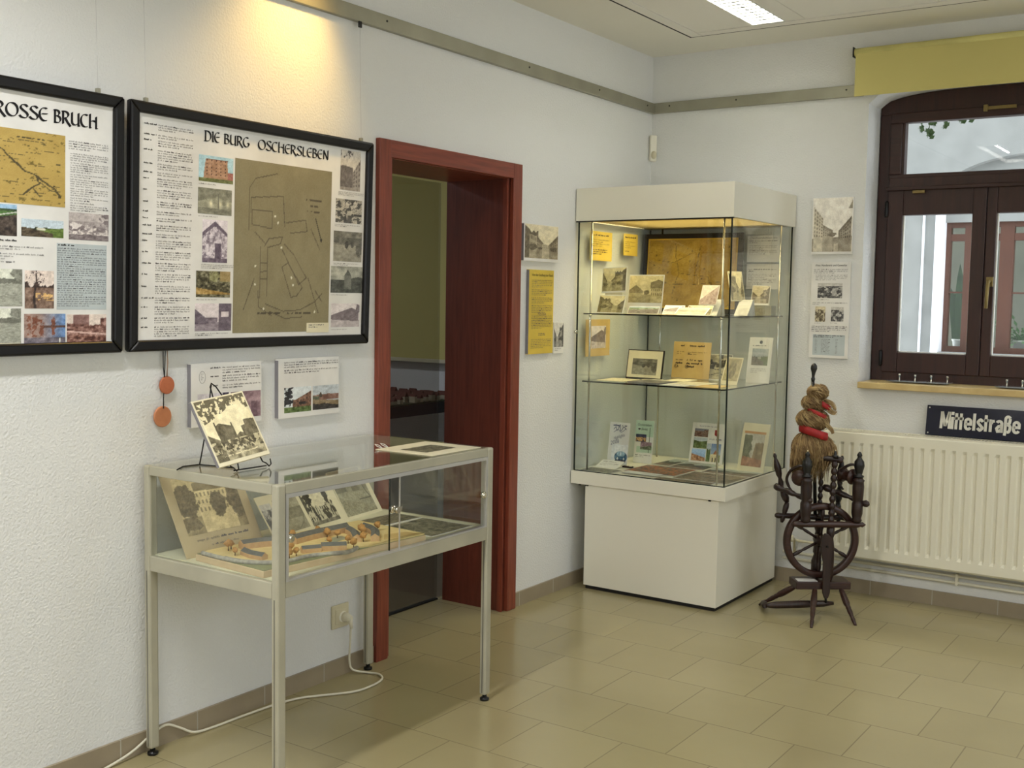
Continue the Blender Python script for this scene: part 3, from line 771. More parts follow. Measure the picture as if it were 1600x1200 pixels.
def arc(cx, cy, rx, ry, a0, a1, n=14):
    return [(cx + rx * math.cos(R(a0 + (a1 - a0) * i / n)), cy + ry * math.sin(R(a0 + (a1 - a0) * i / n))) for i in range(n + 1)]
def cr(p, n=5):
    """smooth curve through points"""
    out = []
    for i in range(len(p) - 1):
        a = p[max(i - 1, 0)]; b = p[i]; c = p[i + 1]; d = p[min(i + 2, len(p) - 1)]
        for k in range(n):
            t = k / n
            out.append(tuple(.5 * (2 * b[j] + (c[j] - a[j]) * t + (2 * a[j] - 5 * b[j] + 4 * c[j] - d[j]) * t * t + (3 * b[j] - a[j] - 3 * c[j] + d[j]) * t ** 3) for j in range(len(b))))
    return out + [tuple(p[-1])]
S_ = cr([(.60, .86), (.46, 1.0), (.22, .95), (.14, .76), (.30, .58), (.54, .40), (.62, .20), (.48, .02), (.22, .02), (.06, .16)])
UNC = {'D': (.80, [[(.13, 1), (.13, 0)], [(.0, 1)] + arc(.28, .5, .44, .5, 90, -90) + [(.0, 0)]]), 'I': (.30, [[(.15, 1), (.15, 0)], [(.05, 1), (.15, .97)], [(.15, .03), (.26, 0)]]),
    'E': (.66, [arc(.40, .5, .34, .5, 62, 300), [(.22, .52), (.60, .56)]]), 'B': (.66, [[(.13, 1), (.13, 0)], [(.02, .98), (.13, .99)] + arc(.22, .77, .26, .22, 90, -80), [(.2, .55)] + arc(.26, .28, .32, .27, 90, -120)]),
    'U': (.80, [[(.12, 1.0), (.12, .30), (.15, .14), (.24, .05), (.38, .03), (.52, .10), (.66, .24)], [(.66, 1), (.66, .0), (.78, .0)]]), 'R': (.74, [[(.13, 1), (.13, 0)], [(.02, .98)] + arc(.24, .74, .32, .25, 90, -90), [(.28, .50), (.50, .15), (.74, -.14)]]),
    'G': (.78, [arc(.42, .5, .36, .5, 55, 275), [(.46, .0), (.64, .08), (.70, .40), (.52, .42)], [(.70, .40), (.74, .2)]]), 'O': (.86, [arc(.43, .5, .38, .5, 0, 360, 26)]), 'S': (.68, [S_]),
    'C': (.70, [arc(.42, .5, .36, .5, 58, 305)]), 'H': (.80, [[(.13, 1.1), (.13, 0), (.24, 0)], [(.13, .50), (.40, .60), (.66, .52)], [(.66, .95), (.66, 0), (.78, 0)]]), 'L': (.56, [[(.13, 1), (.13, .04)], [(.10, .05), (.30, .0), (.52, .05)]]),
    'N': (.82, [[(.13, .0), (.15, 1)], [(.12, 1), (.64, .02)], [(.66, 1.05), (.66, .0)]]), 'A': (.8, [[(.05, 0), (.4, 1)], [(.38, 1), (.7, 0)], [(.18, .38), (.6, .38)]])}
def uncial(mb, s, x0, x1, y, h, z, nib=.115, ang=30):
    tot = sum(UNC[c][0] for c in s); k = (x1 - x0) / tot; x = x0
    nx, ny = math.cos(R(ang)) * nib * h, math.sin(R(ang)) * nib * h; t = .034 * h
    for c in s:
        w, st = UNC[c]
        for pl in st:
            q = [(x + p[0] * k, y + p[1] * h) for p in pl]
            for (ax, ay), (bx, by) in zip(q[:-1], q[1:]):
                mb.quad((ax - nx, ay - ny, z), (bx - nx, by - ny, z), (bx + nx, by + ny, z), (ax + nx, ay + ny, z))
                dx, dy = bx - ax, by - ay; L = math.hypot(dx, dy) or 1; px, py = -dy / L * t, dx / L * t
                mb.quad((ax - px, ay - py, z), (bx - px, by - py, z), (bx + px, by + py, z), (ax + px, ay + py, z))
        x += w * k
    return mb
def stroke(mb, pts, w, z0, z1):
    """flat stroke of even width with mitred joins, raised from z0 to z1"""
    n = len(pts); L = []; Rr = []
    for i in range(n):
        a = Vector(pts[max(i - 1, 0)]); b = Vector(pts[i]); c = Vector(pts[min(i + 1, n - 1)])
        d1 = (b - a).normalized() if (b - a).length > 1e-9 else (c - b).normalized()
        d2 = (c - b).normalized() if (c - b).length > 1e-9 else d1
        t = (d1 + d2).normalized() if (d1 + d2).length > 1e-6 else d1
        nn = Vector((-t.y, t.x)); s = w / 2 / max(.5, nn.dot(Vector((-d1.y, d1.x))))
        L.append(b + nn * s); Rr.append(b - nn * s)
    for i in range(n - 1):
        mb.prism([tuple(Rr[i]), tuple(Rr[i + 1]), tuple(L[i + 1]), tuple(L[i])], z0, z1, 'z')

def panel(name, label, cat, o, ex, ey, w, h, t, m, group=None, board='board', bevel=.0006):
    """flat board: local x along its width, y up its face, z out of it"""
    r = thing(name, label, cat, group=group, M=frame(o, ex, ey))
    MB().box(0, w, 0, h, 0, t).build(board, m, r, local=True, bevel=bevel)
    return r
# ==================================================================== ROOM
ZC = 2.778
def struct(o, label=None):
    o['kind'] = 'structure'
    if label: o['label'] = label
    return o
# floor
struct(MB().box(-.39, 5.2, -8.6, .02, -.1, 0).build('floor', M['floor']), 'olive beige floor tiles laid in staggered rows')
struct(MB().box(-3.3, -.39, -3.3, .02, -.1, 0).build('floor', M['carpet']), 'brown floor of the dim room behind the doorway')
# left wall with the doorway
b = MB()
b.box(-.33, 0, -8.6, -2.222, 0, 3.05); b.box(-.33, 0, -1.362, .5, 0, 3.05); b.box(-.33, 0, -2.222, -1.362, 2.012, 3.05)
struct(b.build('wall_left', M['wall']), 'white woodchip wall with the doorway')
# back wall with the arched window opening (also the end wall of the adjoining room)
WX0, WX1, WZ = 1.188, 2.246, 1.037
WC = (WX0 + WX1) / 2
def arch_z(x): 
    t = abs(x - WC) / ((WX1 - WX0) / 2)
    return 2.432 + .075 * math.sqrt(max(0, 1 - t ** 3))
b = MB()
b.box(-3.4, WX0, 0, .45, 0, 3.05); b.box(WX1, 5.3, 0, .45, 0, 3.05); b.box(WX0, WX1, 0, .45, 0, WZ)
ns = 24
for i in range(ns):
    xa = WX0 + (WX1 - WX0) * i / ns; xb = WX0 + (WX1 - WX0) * (i + 1) / ns
    b.prism([(xa, arch_z(xa)), (xb, arch_z(xb)), (xb, 3.05), (xa, 3.05)], 0, .45, 'y')
struct(b.build('wall_back', M['wall']), 'white woodchip wall with the arched window niche')
b = MB(); WR = [-1.5, -3.3, -5.1, -6.9]; ya = .45  # openings added out of view as a source of fill daylight
b.box(5.2, 5.4, -8.8, .45, -.1, .95); b.box(5.2, 5.4, -8.8, .45, 2.45, 3.05)
for yc in WR: b.box(5.2, 5.4, yc + .6, ya, .95, 2.45); ya = yc - .6
b.box(5.2, 5.4, -8.8, ya, .95, 2.45)
struct(b.build('wall_right', M['wall']), 'white wall with four unseen openings added to let in fill daylight opposite the doorway wall')
struct(MB().box(-.33, 5.4, -8.8, -8.6, -.1, 3.05).build('wall_front', M['wall']))
struct(MB().box(-3.4, -3.2, -3.4, .2, -.1, 3.05).build('wall_left', M['adjwall']))
struct(MB().box(-3.4, -.33, -3.4, -3.2, -.1, 3.05).build('wall_front', M['adjwall']))
# ceiling: plaster soffit round the edge, then the dropped panels behind a gap whose shade is a painted strip
b = MB()
b.box(-3.4, .374, -8.8, .1, ZC, ZC + .06); b.box(.374, 5.3, -.325, .1, ZC, ZC + .06)
ce = struct(b.build('ceiling', M['ceiling']), 'plaster ceiling margin along the walls')
b = MB()
rowsx = [(.742, .904), (3.0, 3.162)]
lampy = [(-1.66, -.42), (-5.26, -4.02), (-7.06, -5.82)]
zt = ZC + .03
def ctile(x0, x1, y0, y1, z=ZC): b.box(x0 + .0015, x1 - .0015, y0 + .0015, y1 - .0015, z, zt)
ctile(.387, .447, -8.6, -.340, ZC - .003); ctile(.447, 5.2, -.405, -.340, ZC - .003)
xs = [.447, .742, .904, 1.0, 1.6, 2.2, 2.8, 3.0, 3.162, 3.76, 4.36, 4.96, 5.2]
ys = [-.405, -1.66, -2.22, -3.46, -4.02, -5.26, -5.82, -7.06, -8.6]
for xa, xb in zip(xs[:-1], xs[1:]):
    if (xa, xb) in rowsx:
        ctile(xa, xb, -.42, -.405); ctile(xa, xb, -2.22, -1.66); ctile(xa, xb, -3.46, -2.22); ctile(xa, xb, -4.02, -3.46); ctile(xa, xb, -5.82, -5.26); ctile(xa, xb, -8.6, -7.06)
    else:
        for ya, yb in zip(ys[1:], ys[:-1]): ctile(xa, xb, ya, yb)
struct(b.build('ceiling', M['ceil_panel']), 'dropped white ceiling panels inside a dark shadow gap')
t4 = MB(); t4.box(.3735, .3875, -8.6, -.326, ZC - .0008, ZC + .02); t4.box(.3735, 5.2, -.3405, -.3245, ZC - .0008, ZC + .02); struct(t4.build('trim_4', M['gap_shade']), 'dark strip painted as the shade in the gap round the dropped ceiling')  # flat dark strip standing in for the shade inside the gap
struct(MB().box(.3, 5.2, -8.6, -.3, ZC + .20, ZC + .22).build('ceiling', M['gap_shade']))
# recessed lamps: white tray, cross blades; the area light sits inside the tray
lp = thing('ceiling_lamp', 'recessed fluorescent ceiling lamp with white louvre blades at top edge', 'lamp', (.823, -1.04, ZC))
(x0, x1), (y0, y1) = rowsx[0], lampy[0]
b = MB()
b.box(x0, x0 + .004, y0, y1, ZC - .002, ZC + .09); b.box(x1 - .004, x1, y0, y1, ZC - .002, ZC + .09)
b.box(x0, x1, y0, y0 + .004, ZC - .002, ZC + .09); b.box(x0, x1, y1 - .004, y1, ZC - .002, ZC + .09); b.box(x0, x1, y0, y1, ZC + .09, ZC + .094)
b.build('lamp_housing', M['whitelamp'], lp)
b = MB()
k = 24
for i in range(1, k):
    y = y0 + (y1 - y0) * i / k
    b.prism([(y - .009, ZC + .004), (y + .009, ZC + .004), (y + .001, ZC + .034), (y - .001, ZC + .034)], x0 + .006, x1 - .006, 'x')
b.box((x0 + x1) / 2 - .003, (x0 + x1) / 2 + .003, y0 + .004, y1 - .004, ZC + .004, ZC + .03)
b.build('louvre', M['whitelamp'], lp)
LAMPS = []
for i, (x0_, x1_) in enumerate(rowsx):
    for j, (ya, yb) in enumerate(lampy):
        LAMPS.append(((x0_ + x1_) / 2, (ya + yb) / 2))

# door frame and glass leaf
dr = thing('door_1', 'open doorway lined with dark red mahogany casing', 'door', (-.16, -1.79, 0)); del dr['category']; struct(dr)
D0, D1, DT = -2.286, -1.299, 2.060
b = MB()
b.box(0, .022, D0, D0 + .070, 0, DT); b.box(0, .022, D1 - .070, D1, 0, DT)
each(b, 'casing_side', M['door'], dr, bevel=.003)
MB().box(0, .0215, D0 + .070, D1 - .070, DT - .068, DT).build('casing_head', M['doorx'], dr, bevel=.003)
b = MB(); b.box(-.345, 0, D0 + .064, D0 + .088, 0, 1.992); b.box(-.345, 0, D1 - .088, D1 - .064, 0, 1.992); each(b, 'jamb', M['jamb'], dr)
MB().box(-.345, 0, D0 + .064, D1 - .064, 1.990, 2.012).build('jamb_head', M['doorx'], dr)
b = MB(); b.box(-.02, .004, D0 + .088, D0 + .094, 0, 1.99); b.box(-.02, .004, D1 - .094, D1 - .088, 0, 1.99); each(b, 'stop_bead', M['door'], dr)
MB().box(-.378, -.370, D0 + .10, D1 - .10, .012, 1.985, [0, 0, 0, 0, 0, 0]).build('glass_leaf', M['glass_door'], dr)
MB().box(-.385, -.363, D0 + .10, D1 - .10, 0, .007).build('threshold_seal', M['foot'], dr)

# baseboards
b = MB(); g = MB()
def bb_y(y0, y1, ph):
    y = y0
    b.box(0, .010, y0, y1, 0, .067)
    n = math.floor((y0 - ph) / .30)
    while ph + n * .30 < y1:
        yy = ph + n * .30
        if yy > y0 + .01: g.box(0, .0104, yy - .002, yy + .002, 0, .0672)
        n += 1
bb_y(-8.6, D0 - .002, -2.87); bb_y(D1 + .002, 0, -.95)
bl = struct(b.build('baseboard_left', M['base'])); g.build('grout', M['grout'], bl)
b = MB(); g = MB()
b.box(0.010, 5.2, -.010, 0, 0, .070)
for n in range(-4, 14): g.box(1.294 + .299 * n - .002, 1.294 + .299 * n + .002, -.0104, 0, 0, .0702)
bl = struct(b.build('baseboard_back', M['base'])); g.build('grout', M['grout'], bl)
# picture rails
b = MB(); b.box(0, .022, -8.6, 0, 2.470, 2.526); t1 = struct(b.build('trim_1', M['rail'], bevel=.002), 'grey aluminium picture rail along the left wall')
s = MB()
for y in (-.10, -.62, -1.26, -2.25, -3.2, -4.2): s.lathe((.021, y, 2.503), (.0245, y, 2.503), [(0, .005), (1, .004)], 8)
each(s, 'screw', M['rail2'], t1)
b = MB(); b.box(.022, 1.162, -.022, 0, 2.470, 2.526); t2 = struct(b.build('trim_2', M['rail'], bevel=.002), 'grey aluminium picture rail along the back wall')
s = MB()
for x in (.115, .50, 1.08): s.lathe((x, -.021, 2.505), (x, -.0245, 2.505), [(0, .005), (1, .004)], 8)
each(s, 'screw', M['rail2'], t2)

# ----------------------------------------------------------------- window
wn = thing('window_1', 'dark brown wooden casement window with a transom light in an arched niche', 'window', (WC, .23, WZ)); del wn['category']; struct(wn)
YF, YB = .185, .255
zT, zM0, zM1 = 2.47, 2.025, 2.085
fx0, fx1 = WX0 + .004, WX1 - .004
b = MB()
b.box(fx0, fx0 + .060, YF + .01, YB, 1.060, 2.40); b.box(fx1 - .060, fx1, YF + .01, YB, 1.060, 2.40)
b.box(fx0 + .06, fx1 - .06, YF + .01, YB, 1.060, 1.128); b.box(fx0 + .06, fx1 - .06, YF - .005, YB, zM0, zM1)
head = [(fx0 + (fx1 - fx0) * i / 24, arch_z(fx0 + (fx1 - fx0) * i / 24) - .002) for i in range(25)]
b.prism([(fx0, 2.40), (fx1, 2.40)] + head[::-1], YF + .01, YB, 'y')
b.box(fx0 + .06, fx0 + .125, YF + .01, YB - .01, zM1, 2.40); b.box(fx1 - .125, fx1 - .06, YF + .01, YB - .01, zM1, 2.40)
b.build('outer_frame', M['winwood'], wn, bevel=.003)
MB().box(fx0 + .045, fx1 - .045, YF - .018, YF + .01, 2.020, 2.040).build('transom_bead', M['winwoodx'], wn, bevel=.004)
# transom sash
b = MB(); b.box(1.245, 2.190, YF, YB - .02, 2.355, 2.405); b.box(1.245, 2.190, YF, YB - .02, 2.070, 2.102); b.box(1.245, 1.303, YF, YB - .02, 2.102, 2.355); b.box(2.132, 2.190, YF, YB - .02, 2.102, 2.355)
ts = b.build('transom_sash', M['winwoodx'], wn, bevel=.004)
MB().box(1.300, 2.135, .218, .224, 2.098, 2.358).build('pane', M['glass'], ts)
b = MB(); b.box(1.297, 1.303, .205, .222, 2.10, 2.357); b.box(1.297, 2.138, .205, .222, 2.098, 2.102); b.build('glazing_strip', M['cable'], ts)
b = MB(); b.box(1.685, 1.83, YF - .012, YF - .001, 2.388, 2.404); b.box(1.683, 1.703, YF - .016, YF, 2.380, 2.412); b.build('latch', M['brass'], ts, bevel=.002)
# casements
def casement(x0, x1, gx0, gx1, hx):
    b = MB(); z0, z1, gz0, gz1 = 1.110, 2.028, 1.212, 1.898
    b.box(x0, gx0, YF, YB - .02, z0, z1); b.box(gx1, x1, YF, YB - .02, z0, z1); b.box(gx0, gx1, YF, YB - .02, z0, gz0); b.box(gx0, gx1, YF, YB - .02, gz1, z1)
    cs = b.build('casement', M['winwood'], wn, bevel=.004)
    MB().box(gx0 - .004, gx1 + .004, .218, .224, gz0 - .004, gz1 + .004).build('pane', M['glass'], cs)
    s = MB(); s.box(gx0 - .001, gx0 + .005, .2, .222, gz0, gz1); s.box(gx0, gx1, .2, .222, gz0 - .001, gz0 + .005); s.box(gx1 - .003, gx1 + .001, .2, .222, gz0, gz1)
    s.build('glazing_strip', M['whitelamp'], cs)
    h = MB()
    for z in (1.18, 1.93): h.lathe((hx, YF - .006, z - .04), (hx, YF - .006, z + .04), [(0, .006), (.1, .009), (.9, .009), (1, .006)], 10)
    each(h, 'hinge', M['foot'], cs)
    return cs
c1 = casement(1.245, 1.716, 1.322, 1.653, 1.243)
c2 = casement(1.719, 2.190, 1.765, 2.110, 2.193)
b = MB(); b.box(1.732, 1.764, YF - .014, YF, 1.545, 1.592); b.tube([(1.748, YF - .012, 1.57), (1.748, YF - .04, 1.57), (1.747, YF - .046, 1.555), (1.744, YF - .046, 1.44)], [.008, .008, .009, .008], 10)
b.build('window_handle', M['brass'], c2, bevel=.0015)
MB().box(1.37, 1.43, YF - .022, YF - .012, 2.003, 2.018).build('hinge_plate', M['brass'], wn, bevel=.002)
sl = MB().box(1.199, 2.30, -.045, .19, 1.036, 1.067).build('trim_3', M['sill'], bevel=.003); struct(sl, 'yellow marble window sill')

# ------------------------------------------------------- roller blinds
def blind(x0, x1, y, z0, z1, label, name='roller_blind', bar=False):
    t = thing(name, label, 'blind', ((x0 + x1) / 2, y, z0), 'yellow roller blinds')
    MB().lathe((x0, y, z1), (x1, y, z1), [(0, .019), (1, .019)], 20).build('roll', M['blind_tube'], t)
    MB().box(x0 + .008, x1 - .008, y - .0150, y - .0130, z0, z1 - .008).build('cloth', M['blind'], t)
    b = MB()
    for x in (x0 - .006, x1 + .003): b.box(x, x + .003, y - .02, -.0 if y < 0 else y + .02, z1 - .024, z1 + .024)
    each(b, 'bracket', M['foot'], t)
    if bar: MB().box(x0 + .004, x1 - .004, y - .024, y - .012, z0 - .022, z0 + .002).build('bottom_bar', M['plastic'], t, bevel=.003)
    return t
blind(1.130, 2.34, -.062, 2.459, 2.672, 'short yellow roller blind above the dark brown window')
blind(-2.75, -.55, -.055, 1.060, 2.72, 'pulled down roller blind seen dimly through the doorway', bar=True)

# ------------------------------------------------------- sill things
def sign_plate(x0, x1, y0, y1, label):
    t = thing('acrylic_sign', label, 'sign', ((x0 + x1) / 2, (y0 + y1) / 2, 1.067), 'acrylic signs lying on the sill')
    MB().box(x0, x1, y0, y1, 1.075, 1.079).build('acrylic_plate', M['acrylic'], t, bevel=.0008)
    MB().box(x0 + .004, x1 - .004, y0 + .004, y1 - .004, 1.0735, 1.0748).build('paper_insert', M['bluepaper'], t)
    b = MB()
    for i in range(4):
        x = x0 + .04 + (x1 - x0 - .06) * i / 3; y = y1 - .028 - .02 * i / 3
        b.lathe((x, y, 1.067), (x, y, 1.108), [(0, .008), (.2, .008), (.22, .004), (.75, .004), (.78, .0065), (1, .006)], 10)
    each(b, 'standoff_screw', M['chrome'], t)
    return t
sign_plate(1.318, 1.612, .03, .15, 'flat acrylic sign with four standoff screws on left part of sill')
sign_plate(1.822, 2.09, .02, .13, 'flat acrylic sign with standoff screws on right part of sill, cut by frame edge')

# ------------------------------------------------------- radiator
rd = thing('radiator', 'long cream ribbed panel radiator under the window sill', 'radiator', (1.85, -.075, .19))
rx0, rx1, rz0, rz1, ry = 1.062, 2.85, .198, .829, -.118
prof = [(rx0, 0)]
x = rx0 + .035
while x < rx1 - .05:
    prof += [(x, 0), (x + .007, .009), (x + .017, .009), (x + .024, 0)]
    x += .048
prof.append((rx1, 0))
b = MB()
zz = [rz0, rz0 + .01, rz0 + .052, rz0 + .068, rz1 - .072, rz1 - .056, rz1 - .012, rz1]
dp = [.010, 0, 0, 1, 1, 0, 0, .008]
vs = []; fs = []
for z, d in zip(zz, dp):
    for (px_, q) in prof: vs.append((px_, ry + (q if d == 1 else (0 if d == 0 else d)), z))
n = len(prof)
for i in range(len(zz) - 1):
    for k in range(n - 1): fs.append((i * n + k, i * n + k + 1, (i + 1) * n + k + 1, (i + 1) * n + k))
b.add(vs, fs); b.box(rx0, rx1, ry + .012, ry + .022, rz0 + .004, rz1 - .004)
b.build('front_panel', M['radiator'], rd)
MB().box(rx0 + .01, rx1 - .01, -.042, -.032, rz0, rz1 - .004).build('rear_panel', M['radiator'], rd)
b = MB()
for x in (rx0, rx1 - .003): b.box(x, x + .003, ry + .004, -.03, rz0 + .01, rz1 - .002)
each(b, 'side_panel', M['radiator'], rd)
b = MB(); b.box(rx0, rx1, ry + .002, ry + .010, rz1 - .006, rz1); b.box(rx0, rx1, -.036, -.028, rz1 - .006, rz1)
x = rx0 + .01
while x < rx1 - .01: b.box(x, x + .006, ry + .010, -.036, rz1 - .004, rz1 - .001); x += .016
b.build('top_grille', M['radiator'], rd)
b = MB(); b.tube([(rx0 + .03, -.07, rz0 + .02), (rx0 - .02, -.07, .235), (.94, -.07, .235), (.905, -.04, .235), (.90, -.02, .165)], .007, 8); b.lathe((.905, -.075, .228), (.905, -.075, .262), [(0, .007), (.3, .010), (.8, .010), (1, .006)], 10)
b.build('valve', M['plastic'], rd)
b = MB()
for x in (1.3, 2.5): b.box(x, x + .03, -.034, -.001, .30, .75)
each(b, 'wall_bracket', M['radiator'], rd)
hp = thing('heating_pipe', 'pair of thin pale heating pipes running low along the wall under the radiator', 'pipe', (1.9, -.022, .12))
for z in (.128, .160):
    MB().tube([(.84, -.02, z), (2.0, -.02, z), (3.4, -.02, z)], .0075, 8).build('pipe', M['radiator'], hp)
b = MB()
for x in (1.0, 1.7, 2.4, 3.1): b.box(x, x + .012, -.03, -.001, .116, .172)
each(b, 'pipe_clip', M['radiator'], hp)

# enamel street sign leaning on the wall above the radiator
sg = thing('street_sign', 'dark blue enamel street sign reading Mittelstraße, leaning on the radiator top', 'sign', M=frame((1.534, -.040, .8305), (1, 0, 0), (0, .022, .14)))
MB().box(0, .500, 0, .1445, 0, .004).build('sign_plate', M['enamel'], sg, local=True, bevel=.003)
w = .0128; base, xh, cap = .036, .094, .117; x = .070
b = MB(); z0, z1 = .0042, .0054
def st(pts): stroke(b, pts, w, z0, z1)
def letter(c):
    global x
    if c == 'M':
        st([(x, base), (x + .003, cap)]); st([(x + .003, cap), (x + .025, base + .012)]); st([(x + .025, base + .012), (x + .047, cap)]); st([(x + .047, cap), (x + .050, base)]); x += .067
    elif c == 'i':
        st([(x, base), (x, xh)]); st([(x, xh + .009), (x, xh + .024)]); x += .023
    elif c == 't':
        st([(x, cap - .004), (x, base)]); st([(x - .012, xh - .006), (x + .014, xh - .006)]); x += .028
    elif c == 'l':
        st([(x, cap), (x, base)]); x += .022
    elif c == 'e':
        m = (base + xh) / 2
        st([(x, m)] + [(x + .030, m)] + [(x + .030, xh - .014)] + arc(x + .015, xh - .017, .015, .012, 20, 160, 6) + [(x, m), (x, base + .016)] + arc(x + .015, base + .018, .015, .013, 190, 340, 6)); x += .050
    elif c == 's':
        m = (base + xh) / 2
        st(cr([(x + .028, xh - .014), (x + .015, xh - .004), (x + .001, xh - .016), (x + .010, m + .002), (x + .022, m - .008), (x + .027, base + .014), (x + .013, base + .004), (x - .001, base + .014)])); x += .046
    elif c == 'r':
        st([(x, base), (x, xh)]); st([(x, xh - .022), (x + .010, xh - .008), (x + .022, xh - .006)]); x += .036
    elif c == 'a':
        st(arc(x + .014, xh - .017, .014, .012, 160, 10, 6) + [(x + .028, base)]); st([(x + .028, xh - .028), (x + .010, xh - .030), (x, base + .018), (x + .006, base + .005), (x + .018, base + .006), (x + .028, base + .018)]); x += .049
    elif c == 'ß':
        st([(x - .002, base - .012), (x, base), (x, cap - .018)] + arc(x + .013, cap - .016, .013, .011, 170, 20, 6)); st(cr([(x + .025, cap - .014), (x + .022, xh - .012), (x + .012, xh - .018), (x + .027, base + .030), (x + .022, base + .008), (x + .010, base + .004)])); x += .048
KX = .757
def st(pts): stroke(b, [(.070 + (q[0] - .070) * KX, q[1]) for q in pts], w, z0, z1)
for c in 'Mittelstraße': letter(c)
b.build('lettering', M['enamelw'], sg, local=True)
b = MB()
for px_, py_ in ((.012, .012), (.012, .132), (.493, .012), (.493, .132)): b.lathe((px_, py_, .0035), (px_, py_, .0052), [(0, .004), (1, .003)], 8)
each(b, 'rivet', M['enamelw'], sg, local=True)

# motion sensor in the corner
ms = thing('motion_sensor', 'small white motion sensor in the wall corner under the picture rail', 'sensor', (.022, -.022, 2.28))
b = MB(); b.prism([(0.001, -.001), (.001, -.03), (.02, -.045), (.045, -.02), (.03, -.001)], 2.213, 2.352, 'z'); b.build('sensor_body', M['white'], ms, bevel=.004)
MB().ball((.035, -.035, 2.245), .016, .016, .022, 10, 6).build('sensor_lens', M['plastic'], ms)

# courtyard seen through the window
fa = thing('courtyard_facade', 'white rendered courtyard facade with arched recess seen through the window', 'building', (.6, 3.6, 0))
FY = 3.6
b = MB(); b.box(-3, .552, FY, FY + .3, -1.5, 5); b.box(.70, 4.6, FY, FY + .3, 3.2, 5); b.box(.70, 4.6, FY, FY + .3, -1.5, 1.08)
b.box(.562, .648, FY + .03, FY + .3, -1.5, 2.26); b.box(.552, .70, FY, FY + .3, 2.26, 5)
A0, A1, AZ = .70, 2.05, 2.40
for i in range(24):
    xa = A0 + (A1 - A0) * i / 24; xb = A0 + (A1 - A0) * (i + 1) / 24
    f = lambda x: 2.33 + .27 * math.sqrt(max(0, 1 - ((x - (A0 + A1) / 2) / ((A1 - A0) / 2)) ** 2))
    b.prism([(xa, f(xa)), (xb, f(xb)), (xb, 3.2), (xa, 3.2)], FY, FY + .3, 'y')
b.box(2.05, 4.6, FY, FY + .3, 1.08, 3.2)
b.box(A0, A1, FY + .10, FY + .3, 2.10, 2.62)
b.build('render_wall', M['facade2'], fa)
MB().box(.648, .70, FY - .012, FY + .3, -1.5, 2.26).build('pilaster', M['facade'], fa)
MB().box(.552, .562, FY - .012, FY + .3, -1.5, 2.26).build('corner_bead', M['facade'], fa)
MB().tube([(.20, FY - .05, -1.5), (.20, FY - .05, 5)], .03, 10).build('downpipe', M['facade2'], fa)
rb = thing('courtyard_window', 'red brown courtyard window with green plants behind it', 'window', (1.3, FY + .2, 1.08))
b = MB(); y0, y1 = FY + .14, FY + .2
for xa, xb in ((.70, .735), (.84, .90), (1.10, 1.20), (1.40, 1.46), (1.99, 2.05)): b.box(xa, xb, y0, y1, 1.08, 2.10)
for za, zb in ((1.08, 1.125), (1.955, 2.01), (2.06, 2.10)): b.box(.735, 1.99, y0 + .004, y1 - .002, za, zb)
b.box(.735, .84, y0 + .01, y1 - .01, 1.545, 1.558); b.box(1.20, 1.99, y0 + .01, y1 - .01, 1.545, 1.558)
b.build('sash', M['courtwood'], rb)
MB().box(.735, 1.99, y0 + .03, y0 + .034, 1.125, 2.06).build('pane', M['glass'], rb)
MB().box(.70, 2.05, FY + .32, FY + .9, 1.0, 1.075).build('inner_ledge', M['facade2'], rb)
bk = MB(); bk.box(.3, 2.6, FY + 1.3, FY + 1.35, .6, 2.7); bk.build('room_wall', M['roomdark'], rb)
def plant(name, label, cx, cy, z, kind, seed):
    t = thing(name, label, 'plant', (cx, cy, z), 'plants in the courtyard window'); rr = random.Random(seed)
    MB().lathe((cx, cy, z), (cx, cy, z + .10), [(0, .05), (.85, .062), (.86, .068), (1, .068)], 16).build('pot', M['pot'], t)
    b = MB()
    if kind == 'snake':
        for i in range(13):
            a = rr.random() * 6.28; r = .04; x0 = cx + math.cos(a) * r; y0 = cy + math.sin(a) * r; H = .34 + .34 * rr.random(); lx = math.cos(a) * .05; ly = math.sin(a) * .04
            vs = []; fs = []
            for k in range(7):
                q = k / 6; w = .036 * (1 - q ** 3) * (.7 + q); c = Vector((x0 + lx * q * q, y0 + ly * q * q, z + .08 + H * q))
                vs += [c + Vector((-w, .004, 0)), c + Vector((0, -.004, 0)), c + Vector((w, .004, 0))]
            for k in range(6):
                for m_ in range(2): fs.append((k * 3 + m_, k * 3 + m_ + 1, k * 3 + m_ + 4, k * 3 + m_ + 3))
            b.add(vs, fs, True)
        b.build('foliage', M['leaf2'], t)
    else:
        for i in range(110):
            a = rr.random() * 6.28; L = .18 + .26 * rr.random(); e = .1 + .9 * rr.random()
            p = [Vector((cx, cy, z + .08)) + Vector((math.cos(a) * L * q * math.cos(e), math.sin(a) * L * q * math.cos(e) * .7, L * math.sin(e) * q - .07 * q * q)) for q in (0, .25, .5, .75, 1)]
            for k in range(4):
                d = (p[k + 1] - p[k]); s_ = Vector((-math.sin(a), math.cos(a), 0)) * .014
                b.add([p[k], p[k] + d * .5 + s_, p[k + 1], p[k] + d * .5 - s_], [(0, 1, 2, 3)])
        b.build('foliage', M['fern'], t)
    return t
plant('snake_plant', 'tall dark leafed plant in a white pot behind the courtyard window', .775, FY + .44, 1.075, 'snake', 4)
plant('fern', 'light green fern behind the courtyard window at the frame edge', 1.24, FY + .42, 1.08, 'fern', 9)
iv = thing('vine', 'green leafy tendrils hanging across the top of the transom pane', 'plant', (1.35, .455, 2.5))
b = MB(); l = MB(); rr = random.Random(3)
